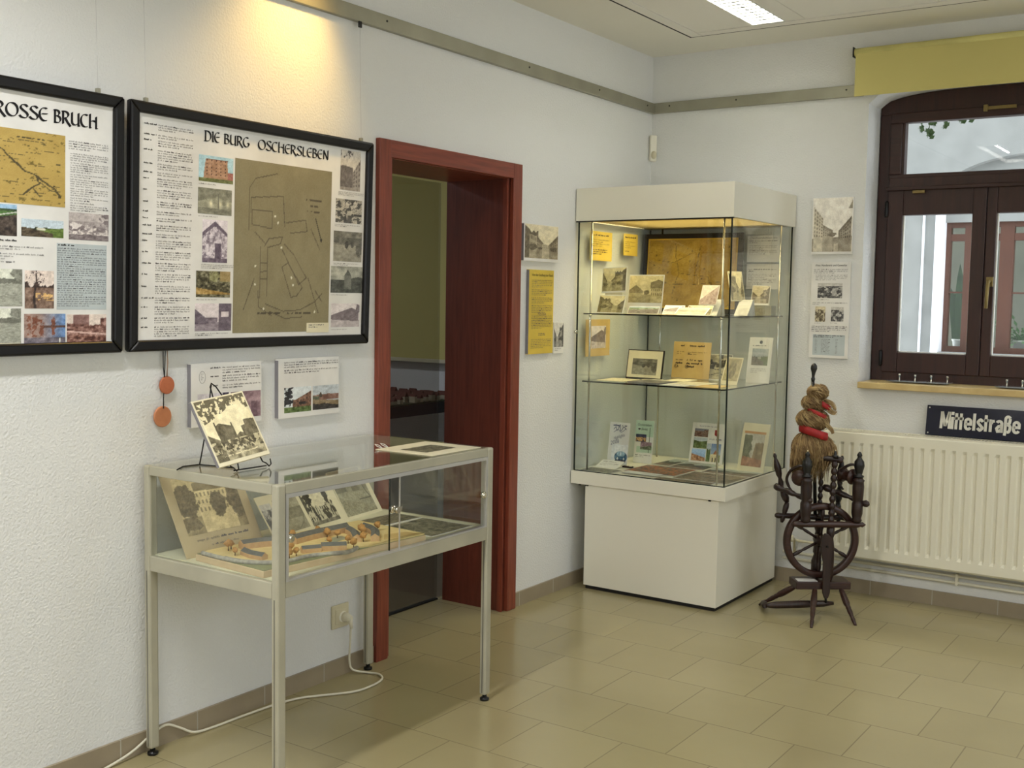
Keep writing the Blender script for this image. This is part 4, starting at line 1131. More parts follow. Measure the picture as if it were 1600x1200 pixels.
for (x, z, n) in ((1.185, 2.45, 3), (1.225, 2.405, 7), (1.31, 2.445, 3), (1.395, 2.455, 4), (1.45, 2.47, 2), (1.24, 2.46, 4)):
    x = 2.8985 + (x - 2.8985) * .921; z = 1.458 + (z - 1.458) * .921
    b.tube([(x - .01, .4515, 2.60), (x + .004, .475, (z + 2.60) / 2), (x, .48, z)], .002, 5)
    for i in range(n):
        c = Vector((x + .011 * (rr.random() - .5) * n * .5, .475 + .02 * rr.random(), z + .046 * (rr.random() - .35))); a = rr.random() * 3
        u = Vector((math.cos(a), .3, math.sin(a))).normalized() * .0185; w_ = Vector((-math.sin(a), .2, math.cos(a))).normalized() * .0155
        pts = [c - w_ * 1.1, c - u * .9 - w_ * .2, c - u * .45 + w_ * .1, c - u * .55 + w_ * .9, c - u * .05 + w_ * .5, c + w_ * 1.5, c + u * .2 + w_ * .5, c + u * .65 + w_ * .8, c + u * .45 + w_ * .1, c + u * .9 - w_ * .3]
        l.add(pts, [tuple(range(10))])
b.build('stem', M['leaf'], iv); l.build('foliage', M['leaf'], iv)
# ============================================================ WALL DISPLAYS
EY, EZ, EX = (0, 1, 0), (0, 0, 1), (1, 0, 0)
LT = (.022, 0, .757)
def poster(name, label, o, x0, x1, h=.756, fw=.035):
    r = thing(name, label, 'framed poster', M=frame(o, EY, LT), group='black framed posters')
    b = MB()
    for p in ([(x0, 0), (x1, 0), (x1 - fw, fw), (x0 + fw, fw)], [(x1, 0), (x1, h), (x1 - fw, h - fw), (x1 - fw, fw)], [(x1, h), (x0, h), (x0 + fw, h - fw), (x1 - fw, h - fw)], [(x0, h), (x0, 0), (x0 + fw, fw), (x0 + fw, h - fw)]):
        b.prism(p, 0, .026, 'z')
    b.build('picture_frame', M['black'], r, local=True, bevel=.007, segs=3)
    MB().box(x0 + .02, x1 - .02, .02, h - .02, .004, .013).build('sheet', M['paper'], r, local=True)
    return r
Z1, Z2 = .0136, .0141
# --- poster with the castle chronicle
p2 = poster('framed_poster', 'large black framed poster headed DIE BURG OSCHERSLEBEN beside the door', (.006, -3.45, 1.273), .010, 1.098)
for wd_, xa, xb in (('DIE', .296, .360), ('BURG', .376, .486), ('OSCHERSLEBEN', .524, .866)):
    uncial(MB(), wd_, xa, xb, .668, .0315, Z2).build('heading', M['ink'], p2, local=True)
yr = [.691, .660, .643, .614, .573, .547, .528, .494, .458, .428, .408, .386, .359, .339, .305, .270, .236, .199, .163, .135, .101, .073]
nl = [3, 2, 3, 5, 3, 2, 4, 4, 3, 2, 2, 3, 2, 4, 4, 4, 4, 4, 3, 4, 3, 5]
b = MB()
for i, (y, n) in enumerate(zip(yr, nl)):
    c = MB()
    text_rows(b, .118 - .008 * (i / 21), .252 - .006 * (i / 21), y, n, .0071, Z2, 100 + i, bold=.22)
    text_rows(c, .066 - .006 * (i / 21), (.112 if i in (0, 1, 18) else .098 if i in (2, 3, 4, 5, 11, 12, 15) else .084), y, 1, .0078, Z2, 300 + i, last=1.1, bold=1.); c.build('date_line', M['ink'], p2, local=True)
b.build('text_block', M['inkgrey'], p2, local=True)
for (xa, ya, xb, yb), fn, lb in [((.276, .540, .418, .623), p_brick, 'colour photo of a red brick building'), ((.274, .437, .414, .520), p_vault, 'photo of a whitewashed vault'), ((.294, .282, .398, .420), p_portal, 'photo of a stone portal'),
        ((.271, .169, .413, .254), p_garden, 'dark photo of a ruined garden wall'), ((.268, .059, .420, .149), p_purplestreet, 'photo of a street with parked cars'), ((.426, .050, .884, .628), p_plan, 'large olive ground plan of the castle'),
        ((.928, .569, 1.036, .714), p_bwhouse, 'photo of tall houses'), ((.908, .449, 1.049, .536), p_detail, 'black and white detail plan'), ((.901, .307, 1.054, .418), p_meadow, 'photo of a wall with bushes'),
        ((.891, .191, 1.066, .289), p_tower, 'photo of a pointed tower'), ((.897, .064, 1.051, .152), p_barn, 'photo of a long barn')]:
    pic(p2, xa, ya, xb, yb, Z1, fn, .0021, 'plan' if fn is p_plan else 'photograph', lb)
MB().box(.772, .886, .046, .081, Z1, Z2 + .0003).build('caption_label', M['cream'], p2, local=True)
b = MB(); text_rows(b, .782, .86, .072, 2, .008, Z2 + .0006, 41, bold=.5)
for (x, y, n) in ((.276, .534, 1), (.276, .431, 1), (.290, .276, 3), (.272, .163, 1), (.270, .053, 2), (.92, .563, 3), (.905, .443, 2), (.903, .301, 2), (.893, .185, 1), (.899, .057, 1)):
    text_rows(b, x, x + .135, y - .003, n, .0055, Z2, int(x * 991 + y * 77))
b.build('caption', M['inkgrey'], p2, local=True)
# --- poster about the marsh, cut by the left edge of the picture
p1 = poster('framed_poster', 'black framed poster headed GROSSE BRUCH with an ochre river map', (.006, -4.565, 1.273), .015, 1.105)
for wd_, xa, xb in (('GROSSE', .665, .860), ('BRUCH', .876, 1.019)):
    uncial(MB(), wd_, xa, xb, .653, .0355, Z2).build('heading', M['ink'], p1, local=True)
pic(p1, .52, .419, .914, .620, Z1, p_map, .0021, 'map', 'ochre old map with a river')
for (xa, ya, xb, yb), fn, lb in [((.665, .330, .766, .415), p_field_b, 'photo of a green field and path'), ((.779, .332, .909, .380), p_field, 'photo of a dark hedge and green meadow'), ((.926, .330, 1.058, .408), p_harvest, 'black and white photo of people at harvest'),
        ((.66, .138, .782, .240), lambda u, v: p_flood(u, v, 2), 'grey photo of flooded land'), ((.66, .030, .778, .132), lambda u, v: p_flood(u, v, 5), 'grey photo of open water'), ((.789, .132, .879, .238), p_treeflood, 'photo of a flooded tree'),
        ((.787, .030, .916, .117), p_bluewater, 'photo of bluish flood water'), ((.921, .031, 1.052, .115), p_bridge, 'red brown photo of a factory by water')]:
    pic(p1, xa, ya, xb, yb, Z1, fn, .0021, 'photograph', lb)
MB().box(.888, 1.052, .129, .318, .0134, Z1).build('text_panel', M['bluepaper'], p1, local=True)
b = MB(); text_rows(b, .890, 1.050, .302, 27, .0063, Z2, 11, para=(3, 8, 13, 21))
text_rows(b, .925, 1.056, .606, 4, .0068, Z2, 12, bold=.2)
y = .572
for i, n in enumerate((4, 5, 2, 4, 4, 2, 1, 3)):
    text_rows(b, .930, 1.056, y, n, .0062, Z2, 20 + i, bold=.12); y -= n * .0062 + .0015
text_rows(b, .62, .850, .300, 2, .0068, Z2, 31, bold=.2); text_rows(b, .62, .850, .280, 2, .0068, Z2, 32, bold=.2); text_rows(b, .62, .800, .266, 1, .0068, Z2, 33, bold=.4); text_rows(b, .62, .850, .258, 1, .0068, Z2, 34, bold=.3)
b.build('text_block', M['inkgrey'], p1, local=True)
for q_ in ((.892, .945, .311), (.62, .765, .316)): text_rows(MB(), *q_, 1, .0085, Z2, 40, last=1.1, bold=1).build('subheading', M['ink'], p1, local=True)
MB().box(.66, .776, .0305, .037, Z1, Z2).build('caption_label', M['cream'], p1, local=True)

# hanging wires with hooks from the picture rail
for y, zb, lb in ((-3.54, 2.031, 'thin hanging wire above the poster with the ochre map'), (-3.373, 2.03, 'thin hanging wire at the left end of the DIE BURG poster'), (-2.407, 2.03, 'thin hanging wire at the right end of the DIE BURG poster')):
    t = thing('hanging_wire', lb, 'wire', (.026, y, zb), 'picture hanging wires')
    MB().tube([(.026, y, 2.452), (.034, y, zb + .02), (.034, y, zb - .004)], .0006, 6).build('wire', M['alu2'], t)
    MB().box(.0225, .030, y - .008, y + .008, 2.446, 2.470).build('rail_hook', M['foot'], t, bevel=.002)
    MB().box(.027, .040, y - .006, y + .006, zb - .003, zb + .012).build('frame_hook', M['rail'], t, bevel=.002)

# small boards under the poster
b1 = panel('information_board', 'white board with text and two photos, partly hidden behind the wire easel', 'board', (.0006, -3.196, 1.018), EY, EZ, .304, .208, .018, M['paper'], 'white information boards under the poster')
pic(b1, .026, .014, .158, .108, .0186, p_beams, .002, label='dark violet photo of roof beams'); pic(b1, .166, .018, .300, .107, .0186, p_purpwall, .002, label='purple photo of a wall')
b = MB(); text_rows(b, .131, .298, .190, 3, .0085, .0187, 51, bold=.3); text_rows(b, .131, .298, .162, 3, .0085, .0187, 52); text_rows(b, .131, .298, .131, 2, .0085, .0187, 53); text_rows(b, .080, .122, .190, 1, .0085, .0187, 54, 1.1, 1); text_rows(b, .08, .115, .162, 1, .0085, .0187, 55, 1.1, 1.); text_rows(b, .08, .112, .131, 1, .0085, .0187, 56, 1.1, 1)
b.build('text_block', M['inkgrey'], b1, local=True)
b = MB(); b.tube([(.046 + .013 * math.cos(a * .3307), .163 + .02 * math.sin(a * .3307), .0187) for a in range(19)], .0004, 4, True); text_rows(b, .040, .052, .172, 4, .006, .0187, 57); b.build('stamp', M['inkgrey'], b1, local=True)
b2 = panel('information_board', 'white board with five text lines above two colour photos, right of the other', 'board', (.0006, -2.812, 1.016), EY, EZ, .306, .212, .018, M['paper'], 'white information boards under the poster')
pic(b2, .027, .019, .161, .109, .0186, p_brickcourt, .002, label='photo of a brick courtyard'); pic(b2, .169, .020, .305, .108, .0186, p_yard, .002, label='photo of a wide yard')
b = MB(); text_rows(b, .027, .303, .196, 3, .0082, .0187, 61, bold=.15); text_rows(b, .027, .303, .168, 2, .0082, .0187, 62, bold=.2); b.build('text_block', M['inkgrey'], b2, local=True)
for o in (b1, b2):
    MB().box(-.0006, .0006, .002, .206, .0005, .0175).build('board_edge', M['greyboard'], o, local=True)

# pendant of two wax seals
sp = thing('seal_pendant', 'two round orange wax seals hanging on cords below the poster', 'seal', (.014, -3.285, 1.05))
MB().lathe((.008, -3.286, 1.163), (.016, -3.286, 1.163), [(0, .026), (.3, .0285), (.7, .0285), (1, .026)], 26).build('upper_seal', M['seal2'], sp)
MB().lathe((.006, -3.302, 1.064), (.014, -3.302, 1.064), [(0, .031), (.3, .0335), (.7, .0335), (1, .031)], 26).build('lower_seal', M['seal'], sp)
b = MB(); b.tube([(.013, -3.300, 1.280), (.012, -3.299, 1.22), (.014, -3.296, 1.185)], .0016, 6); b.tube([(.016, -3.294, 1.280), (.014, -3.296, 1.19)], .0016, 6); b.tube([(.012, -3.298, 1.140), (.013, -3.300, 1.118), (.016, -3.302, 1.09)], .0018, 6); b.build('cord', M['cord'], sp)
b = MB(); b.tube([(.016, -3.288, 1.280), (.017, -3.285, 1.235), (.015, -3.289, 1.19)], .0016, 6); b.tube([(.014, -3.284, 1.280), (.015, -3.286, 1.188)], .0014, 6); b.build('cord', M['cord2'], sp)

# right of the door
r1 = panel('photo_board', 'sepia street photo on a thick board right of the door', 'photo', (.0006, -1.272, 1.627), EY, EZ, .300, .172, .016, M['paper'])
pic(r1, .006, .014, .294, .170, .0166, lambda u, v: p_street(u, v, 1), .003)
MB().box(-.0006, .0006, .002, .17, .0005, .0155).build('board_edge', M['greyboard'], r1, local=True)
r2 = panel('text_board', 'tall narrow yellow text board below the sepia street photo', 'board', (.0006, -1.222, 1.192), EY, EZ, .214, .396, .016, M['yellow'])
font(r2, 'Von der Siedlung zur Stadt', .022, .366, .0125, .0166, M['ink'], width=.182)
b = MB(); y = .345
for i, n in enumerate((5, 4, 4, 5, 4)):
    text_rows(b, .022, .202, y, n, .0078, .0166, 70 + i, bold=.18); y -= n * .0078 + .006
text_rows(b, .078, .150, .190, 2, .0075, .0166, 78, 1., 1.); text_rows(b, .022, .202, .165, 7, .0078, .0166, 79, bold=.15); text_rows(b, .085, .145, .094, 2, .0075, .0166, 80, 1., 1.); text_rows(b, .022, .200, .066, 6, .0078, .0166, 81)
b.build('text_block', M['inkgrey'], r2, local=True)
MB().box(-.0006, .0006, .002, .394, .0005, .0155).build('board_edge', M['greyboard'], r2, local=True)
r3 = panel('photo_board', 'small photo card with a caption tucked beside the yellow text board', 'photo', (.0006, -.984, 1.187), EY, EZ, .092, .152, .006, M['paper'])
pic(r3, .003, .032, .089, .151, .0066, lambda u, v: p_street(u, v, 4, BW, .5), .002)
b = MB(); text_rows(b, .010, .07, .022, 2, .0085, .0066, 85); b.build('caption', M['inkgrey'], r3, local=True)

# back wall
k1 = panel('photo_board', 'pale street photo board on the back wall between showcase and window', 'photo', (.930, -.0006, 1.699), EX, EZ, .207, .282, .016, M['paper'])
pic(k1, .003, .012, .204, .280, .0166, p_street_tall, .0022)
k2 = panel('text_board', 'long white text board with three small photos under the pale street photo', 'board', (.937, -.0006, 1.176), EX, EZ, .198, .484, .014, M['paper'])
font(k2, 'Altes Handwerk und Gewerbe', .018, .462, .011, .0146, M['ink'], width=.160)
for (xa, ya, xb, yb), fn in (((.034, .303, .160, .378), lambda u, v: p_work(u, v, 3)), ((.025, .183, .078, .260), lambda u, v: p_work(u, v, 6, SEPIA)), ((.107, .186, .171, .259), lambda u, v: p_work(u, v, 8))):
    pic(k2, xa, ya, xb, yb, .0146, fn, .002)
MB().box(.018, .182, .014, .118, .0139, .0145).build('table_panel', M['bluepaper'], k2, local=True)
b = MB(); text_rows(b, .012, .184, .444, 3, .0085, .0147, 90, bold=.2); text_rows(b, .022, .184, .416, 4, .0078, .0147, 91); text_rows(b, .034, .14, .293, 1, .007, .0147, 92); text_rows(b, .010, .188, .277, 2, .0078, .0147, 93, .2)
text_rows(b, .024, .074, .174, 1, .007, .0147, 94); text_rows(b, .105, .165, .176, 1, .007, .0147, 95); text_rows(b, .010, .188, .158, 4, .0082, .0147, 96, bold=.3); text_rows(b, .022, .178, .112, 2, .0078, .0149, 97, bold=.8)
for i in range(11):
    text_rows(b, .030, .042, .092 - i * .0068, 1, .0062, .0149, 200 + i, 1.); text_rows(b, .062, .115, .092 - i * .0068, 1, .0062, .0149, 220 + i, .8); text_rows(b, .135, .146, .092 - i * .0068, 1, .0062, .0149, 240 + i, 1.)
b.build('text_block', M['inkgrey'], k2, local=True)
# ====================================================== TABLE SHOWCASE
X0, X1, Y0, Y1, ZT = .0305, .6168, -3.393, -2.343, .9224
ZB0, ZB1 = .5927, .6398
tb = thing('table_showcase', 'flat glass table showcase with champagne aluminium frame and legs at the left wall', 'showcase', ((X0 + X1) / 2, (Y0 + Y1) / 2, 0))
pw, pd = .026, .034
for x in (X0, X1 - pw):
    for y in (Y0, Y1 - pd):
        b = MB(); b.box(x, x + pw, y, y + pd, .022, ZT)
        lg = b.build('leg', M['alu'], tb, bevel=.006)
        cx, cy = x + pw / 2, y + pd / 2
        MB().lathe((cx, cy, 0), (cx, cy, .024), [(0, .017), (.35, .017), (.4, .008), (1, .008)], 14).build('leveling_foot', M['foot'], lg)
        g = MB()
        for yy in (y - .0004, y + pd + .0004): g.box(cx - .002, cx + .002, min(yy, yy + .0002), max(yy, yy + .0002), .03, ZB0)
        each(g, 'slot', M['slot'], lg)
def ring(z0, z1, name, w=.024):
    b = MB()
    b.box(X0 + pw, X1 - pw, Y0 + .002, Y0 + w, z0, z1); b.box(X0 + pw, X1 - pw, Y1 - w, Y1 - .002, z0, z1)
    b.box(X0 + .002, X0 + w, Y0 + pd, Y1 - pd, z0, z1); b.box(X1 - w, X1 - .002, Y0 + pd, Y1 - pd, z0, z1)
    return b.build(name, M['alu'], tb, bevel=.002)
ring(ZT - .030, ZT - .001, 'top_frame'); ring(ZB0, ZB1, 'lower_frame')
MB().box(X0 + .022, X1 - .022, Y0 + .022, Y1 - .022, ZB1 - .020, ZB1 + .002).build('display_floor', M['shelf'], tb)
MB().box(X0 + .008, X1 - .008, Y0 + .008, Y1 - .008, ZT - .0005, ZT + .0015).build('glass_top', M['glass_case'], tb)
MB().box(X0 + pw, X1 - pw, Y0 + .010, Y0 + .014, ZB1, ZT - .03).build('end_pane', M['glass_case'], tb)
MB().box(X0 + pw, X1 - pw, Y1 - .014, Y1 - .010, ZB1, ZT - .03).build('end_pane', M['glass_case'], tb)
MB().box(X0 + .010, X0 + .014, Y0 + pd, Y1 - pd, ZB1, ZT - .03).build('back_pane', M['glass_case'], tb)
b = MB()
b.box(X1 - .022, X1 - .0005, Y0 + pd, Y0 + pd + .010, ZB1, ZT - .03); b.box(X1 - .022, X1 - .0005, Y1 - pd - .010, Y1 - pd, ZB1, ZT - .03)
b.box(X1 - .022, X1 - .0005, Y0 + pd + .01, Y1 - pd - .01, ZT - .042, ZT - .030); b.box(X1 - .022, X1 - .0005, Y0 + pd + .01, Y1 - pd - .01, ZB1, ZB1 + .005)
each(b, 'sliding_track', M['alu2'], tb)
ya, yb = Y0 + pd + .008, Y1 - pd - .008
def slide(y0, y1, x, knob, edges):
    p = MB().box(x, x + .004, y0, y1, ZB1 + .003, ZT - .036).build('sliding_pane', M['glass_case'], tb)
    for e, m_ in edges: MB().box(x - .0002, x + .0042, e - .0015, e + .0015, ZB1 + .005, ZT - .042).build('pane_edge', m_, p)
    if knob: MB().lathe((x + .004, knob[0], knob[1]), (x + .020, knob[0], knob[1]), [(0, .010), (.3, .0125), (.7, .013), (1, .008)], 16).build('pull_knob', M['chrome'], p)
    return p
slide(ya, -2.893, X1 - .018, (-3.335, .762), [(-2.893, M['edge'])])
slide(-2.853, yb, X1 - .010, (-2.403, .758), [(-2.853, M['alu2'])])
lk = MB(); lk.lathe((X1 - .024, -2.880, .777), (X1 + .012, -2.880, .777), [(0, .006), (.2, .006), (.22, .012), (.5, .012), (.52, .009), (.8, .009), (.82, .0115), (1, .010)], 16); lk.box(X1 - .006, X1 + .001, -2.892, -2.85, .770, .784)
lk.build('lock', M['chrome'], tb)

FZ = ZB1 + .002
def leanpic(name, label, p, ang, w, h, lean, m, fn, border=(.006, .006, .006, .006), t=.003, group=None, px=.0022, cat='photo', plab=None):
    """board whose lower edge starts at p and runs along heading ang; it leans back by lean degrees"""
    ex = Vector((math.cos(R(ang)), math.sin(R(ang)), 0)); bk = Vector((-ex.y, ex.x, 0)) 
    ey = Vector((0, 0, math.cos(R(lean)))) + bk * math.sin(R(lean))
    n = ex.cross(ey)
    o = Vector(p) - n * t
    r = panel(name, label, cat, o, ex, ey, w, h, t, m, group)
    l, rr_, bt, tp = border
    if fn: pic(r, l, bt, w - rr_, h - tp, t + .0005, fn, px, label=plab)
    return r
G1 = 'old photos leaning inside the table showcase'
a = leanpic('mounted_photo', 'large brown photo of a building among trees leaning at left in table showcase', (.188, -3.356, FZ + .001), 90, .316, .284, 28.5, M['mount'], p_manor, (.034, .034, .068, .026), .003, G1)
b = MB(); text_rows(b, .06, .27, .046, 1, .013, .0036, 401, 1.0, .7); text_rows(b, .11, .22, .026, 1, .010, .0036, 402, 1.1, .2); b.build('caption', M['inkgrey'], a, local=True)
a = leanpic('mounted_photo', 'cream board with two small photos leaning in the middle of table showcase', (.238, -3.030, FZ), 99, .425, .170, 34, M['cream'], None, t=.003, group=G1)
pic(a, .075, .022, .205, .146, .0035, p_fieldbw, .002, label='grey photo of a field'); pic(a, .222, .018, .385, .150, .0035, p_crowd, .002, label='black and white photo of a crowd'); pic(a, .004, .03, .06, .14, .0035, lambda u, v: p_work(u, v, 9), .0025)
leanpic('mounted_photo', 'grey interior photo leaning at right end beside the dark aerial views', (.166, -2.607, FZ), 98, .225, .196, 32, M['cream'], p_interior, (.004, .026, .012, .004), .003, G1)
G2 = 'dark aerial photos lying in the table showcase'
def flat(name, label, pts, z, m, fn, border=.004, t=.0015, group=None, cat='photo', px=.0025):
    """sheet lying flat; pts = near left corner, near right corner, far left corner"""
    a, b_, c = [Vector((p[0], p[1], 0)) for p in pts]
    ex = b_ - a; ey = c - a; w = ex.length; exn = ex.normalized(); h = (ey - exn * ey.dot(exn)).length
    r = panel(name, label, cat, (a.x, a.y, z), ex, ey, w, h, t, m, group)
    if fn: pic(r, border, border, w - border, h - border, t + .0004, fn, px)
    return r
flat('aerial_photo', 'dark aerial photo lying at right front corner of table showcase', [(.575, -2.640), (.575, -2.405), (.345, -2.640)], FZ + .0004, M['paper'], lambda u, v: p_aerial(u, v, 3), .005, group=G2)
flat('aerial_photo', 'dark aerial photo lying at right rear, behind the front aerial photo', [(.330, -2.655), (.335, -2.400), (.200, -2.650)], FZ + .0004, M['paper'], lambda u, v: p_aerial(u, v, 8), .004, group=G2)

# relief model of the castle
md = thing('castle_model', 'small relief model of a castle yard with slate roofs and rust orange trees', 'model', M=Matrix.Translation((.40, -3.02, FZ)) @ Matrix.Rotation(R(-4.5), 4, 'Z'))
b = MB(); b.box(-.155, .168, -.342, .336, 0, .020); b.build('base_board', M['modelbase'], md, local=True, bevel=.0015)
inv = wm(md).inverted()
def L(x, y): q = inv @ Vector((x, y, 0)); return (q.x, q.y)
road = [(.243, -3.343), (.330, -3.351), (.411, -3.349), (.477, -3.321), (.518, -3.271), (.522, -3.183), (.545, -3.126), (.578, -3.061), (.560, -3.00)]
rl = cr([L(*p) for p in road], 5)
b = MB(); b.prism([(-.152, -.338), (.165, -.338), (.165, .333), (-.152, .333)], .020, .0215, 'z'); b.build('meadow', M['meadow'], md, local=True)
yard = [q for q in rl] + [(.150, .05), (.165, .08), (.165, .333), (-.152, .333), (-.152, -.30)]
b = MB(); b.prism(yard, .0215, .026, 'z'); b.build('yard', M['plaster'], md, local=True)
b = MB(); b.tube([(p[0], p[1], .026) for p in rl], [.007] * len(rl), 8); b.build('ring_wall', M['road'], md, local=True)
b = MB(); b.tube([(p[0] - .010, p[1] + .014, .0275) for p in rl[6:-4]], .0022, 6); b.build('inner_wall', M['road'], md, local=True)
b = MB(); b.prism([L(*p) for p in ((.409, -2.987), (.398, -2.905), (.447, -2.915), (.453, -2.995))], .026, .0272, 'z'); b.build('pond', M['pond'], md, local=True)
b = MB(); b.prism([L(*p) for p in ((.55, -2.86), (.585, -2.72), (.53, -2.72), (.50, -2.80))], .026, .0265, 'z'); b.build('sand_patch', M['ochre'], md, local=True)
def house(pts, wd, hw, hr):
    """bent range of buildings with a ridge roof"""
    p = cr([L(*q) for q in pts], 4) if len(pts) > 2 else [L(*q) for q in pts]
    n = len(p); Lf = []; Rt = []
    for i in range(n):
        d = Vector(p[min(i + 1, n - 1)]) - Vector(p[max(i - 1, 0)]); d.normalize(); q = Vector((-d.y, d.x)) * wd / 2
        Lf.append(Vector(p[i]) + q); Rt.append(Vector(p[i]) - q)
    z0 = .026; w = MB(); r = MB()
    for i in range(n - 1):
        for A in (Lf, Rt): w.add([(*A[i], z0), (*A[i + 1], z0), (*A[i + 1], z0 + hw), (*A[i], z0 + hw)], [(0, 1, 2, 3)])
        for A in (Lf, Rt): r.add([(A[i].x, A[i].y, z0 + hw - .001), (A[i + 1].x, A[i + 1].y, z0 + hw - .001), (*p[i + 1], z0 + hr), (*p[i], z0 + hr)], [(0, 1, 2, 3)])
    for i in (0, n - 1): w.add([(*Lf[i], z0), (*Rt[i], z0), (*Rt[i], z0 + hw), (*p[i], z0 + hr - .0006), (*Lf[i], z0 + hw)], [(0, 1, 2, 3, 4)])
    h = w.build('model_house', M['mwall'], md, local=True); r.build('roof', M['mroof'], h, local=True)
house([(.293, -3.235), (.305, -3.19), (.330, -3.140)], .030, .018, .028)
house([(.366, -3.085), (.360, -3.01), (.362, -2.946)], .030, .018, .030); house([(.362, -2.944), (.366, -2.89), (.367, -2.837)], .030, .018, .030)
house([(.392, -2.856), (.440, -2.880), (.505, -2.938)], .028, .016, .026)
house([(.398, -2.788), (.470, -2.815), (.545, -2.898)], .028, .016, .026)
house([(.476, -3.158), (.505, -3.105)], .024, .013, .022); house([(.500, -3.098), (.553, -3.040)], .026, .016, .026)
house([(.352, -3.275), (.405, -3.290), (.455, -3.288)], .026, .012, .022)
rr = random.Random(12)
for i, (x, y) in enumerate([(.442, -3.171), (.500, -3.232), (.325, -3.045), (.492, -3.196), (.462, -3.02), (.421, -2.940), (.500, -2.975), (.560, -3.015), (.430, -2.835), (.520, -2.925), (.445, -2.770), (.388, -2.953), (.322, -2.930), (.449, -2.850), (.270, -3.254), (.283, -3.276), (.345, -3.305), (.470, -3.250)]):
    x, y = L(x, y); s = .0088 + .0042 * rr.random()
    c = MB().ball((x, y, .026 + s * 1.9), s, s, s * .9, 9, 6, .28, i).build('model_tree', M['mtree'], md, local=True)
    MB().lathe((x, y, .0255), (x, y, .026 + s * 1.4), [(0, .0016), (1, .001)], 6).build('trunk', M['mtrunk'], c, local=True)

# on the glass: wire easel, the photo it holds, a flat print
TZ = ZT + .0015
es = thing('wire_easel', 'black wire easel standing on the table showcase', 'easel', (.26, -3.27, TZ))
b = MB(); wr = .0022
top = Vector((.215, -3.281, 1.175)); 
b.tube([(.352, -3.315, TZ + .012), (.366, -3.316, TZ + .004), (.374, -3.316, TZ + .012), (.370, -3.316, TZ + .028)], wr, 7)
b.tube([(.352, -3.185, TZ + .012), (.366, -3.186, TZ + .004), (.374, -3.186, TZ + .012), (.370, -3.186, TZ + .028)], wr, 7)
b.tube([(.352, -3.315, TZ + .012), (.338, -3.315, TZ + .016), (.300, -3.305, 1.02), (.222, -3.292, 1.170), (.214, -3.281, 1.180), (.222, -3.270, 1.170), (.300, -3.205, 1.02), (.338, -3.187, TZ + .016), (.352, -3.185, TZ + .012)], wr, 7)
b.tube([(.214, -3.281, 1.176), (.200, -3.285, 1.06), (.178, -3.290, TZ + .03), (.172, -3.292, TZ + wr)], wr, 7)
b.tube([(.300, -3.268, TZ + wr), (.240, -3.280, TZ + wr), (.172, -3.292, TZ + wr), (.165, -3.35, TZ + wr), (.205, -3.405, TZ + wr)], wr, 7)
b.tube([(.352, -3.315, TZ + wr + .002), (.352, -3.185, TZ + wr + .002)], wr, 7)
b.build('easel_wire', M['foot'], es)
ep = panel('mounted_photo', 'sepia photo of old houses under leafy branches, propped on wire easel', 'photo', (.338, -3.366, .937), (-.005, .205, .020), (-.100, -.025, .186), .207, .216, .012, M['cream'])
pic(ep, .006, .012, .201, .211, .0126, p_easel, .0013)
MB().box(-.0005, .0008, .001, .215, .0004, .0116).build('board_edge', M['greyboard'], ep, local=True)
fp = flat('hanging_print', 'flat cream print with a dark picture and two string loops on showcase glass', [(.600, -2.675), (.598, -2.395), (.350, -2.655)], TZ + .0006, M['cream'], None, t=.002)
pic(fp, .045, .060, .215, .175, .0024, lambda u, v: p_aerial(u, v, 12), .003)
b = MB()
for y in (.03, .06): b.tube([(y, .246, .0022), (y - .010, .262, .010), (y - .002, .276, .014), (y + .009, .266, .010), (y + .004, .246, .0022)], .0012, 6)
each(b, 'string_loop', M['whitelamp'], fp, local=True)

# socket, plug and cable
sk = thing('wall_socket', 'cream double flush wall socket low on the left wall under the showcase', 'socket', (0.004, -2.478, .232))
sk['label'] = 'square cream wall socket low on the left wall behind the table showcase'
MB().box(0, .009, -2.524, -2.433, .187, .278).build('cover_plate', M['plastic'], sk, bevel=.003)
MB().box(.008, .0115, -2.508, -2.449, .203, .262).build('socket_insert', M['plastic'], sk, bevel=.002)
MB().lathe((.0105, -2.468, .228), (.0125, -2.468, .228), [(0, .022), (1, .021)], 24).build('socket_well', M['white'], sk)
cb = thing('extension_cable', 'white power cable plugged into the wall socket and trailing along floor', 'cable', (.05, -2.47, 0))
b = MB(); b.lathe((.0115, -2.462, .226), (.048, -2.462, .226), [(0, .0185), (.35, .0185), (.6, .015), (1, .010)], 18); b.lathe((.040, -2.462, .226), (.046, -2.458, .185), [(0, .010), (1, .0055)], 12)
b.build('plug', M['cable'], cb)
pts = [(.044, -2.460, .195), (.036, -2.455, .12), (.030, -2.452, .055), (.036, -2.440, .018), (.075, -2.405, .0055), (.125, -2.392, .0055), (.172, -2.425, .0055), (.190, -2.500, .0055), (.180, -2.590, .0055), (.120, -2.680, .0055), (.070, -2.755, .0055), (.046, -2.850, .0055), (.036, -2.994, .0055), (.033, -3.120, .0055), (.030, -3.200, .012), (.020, -3.250, .040), (.017, -3.300, .065), (.017, -3.350, .056), (.022, -3.440, .022), (.030, -3.540, .007), (.060, -3.70, .0055), (.10, -3.95, .0055)]
MB().tube(cr(pts, 6), .0042, 8).build('cord', M['cable'], cb)
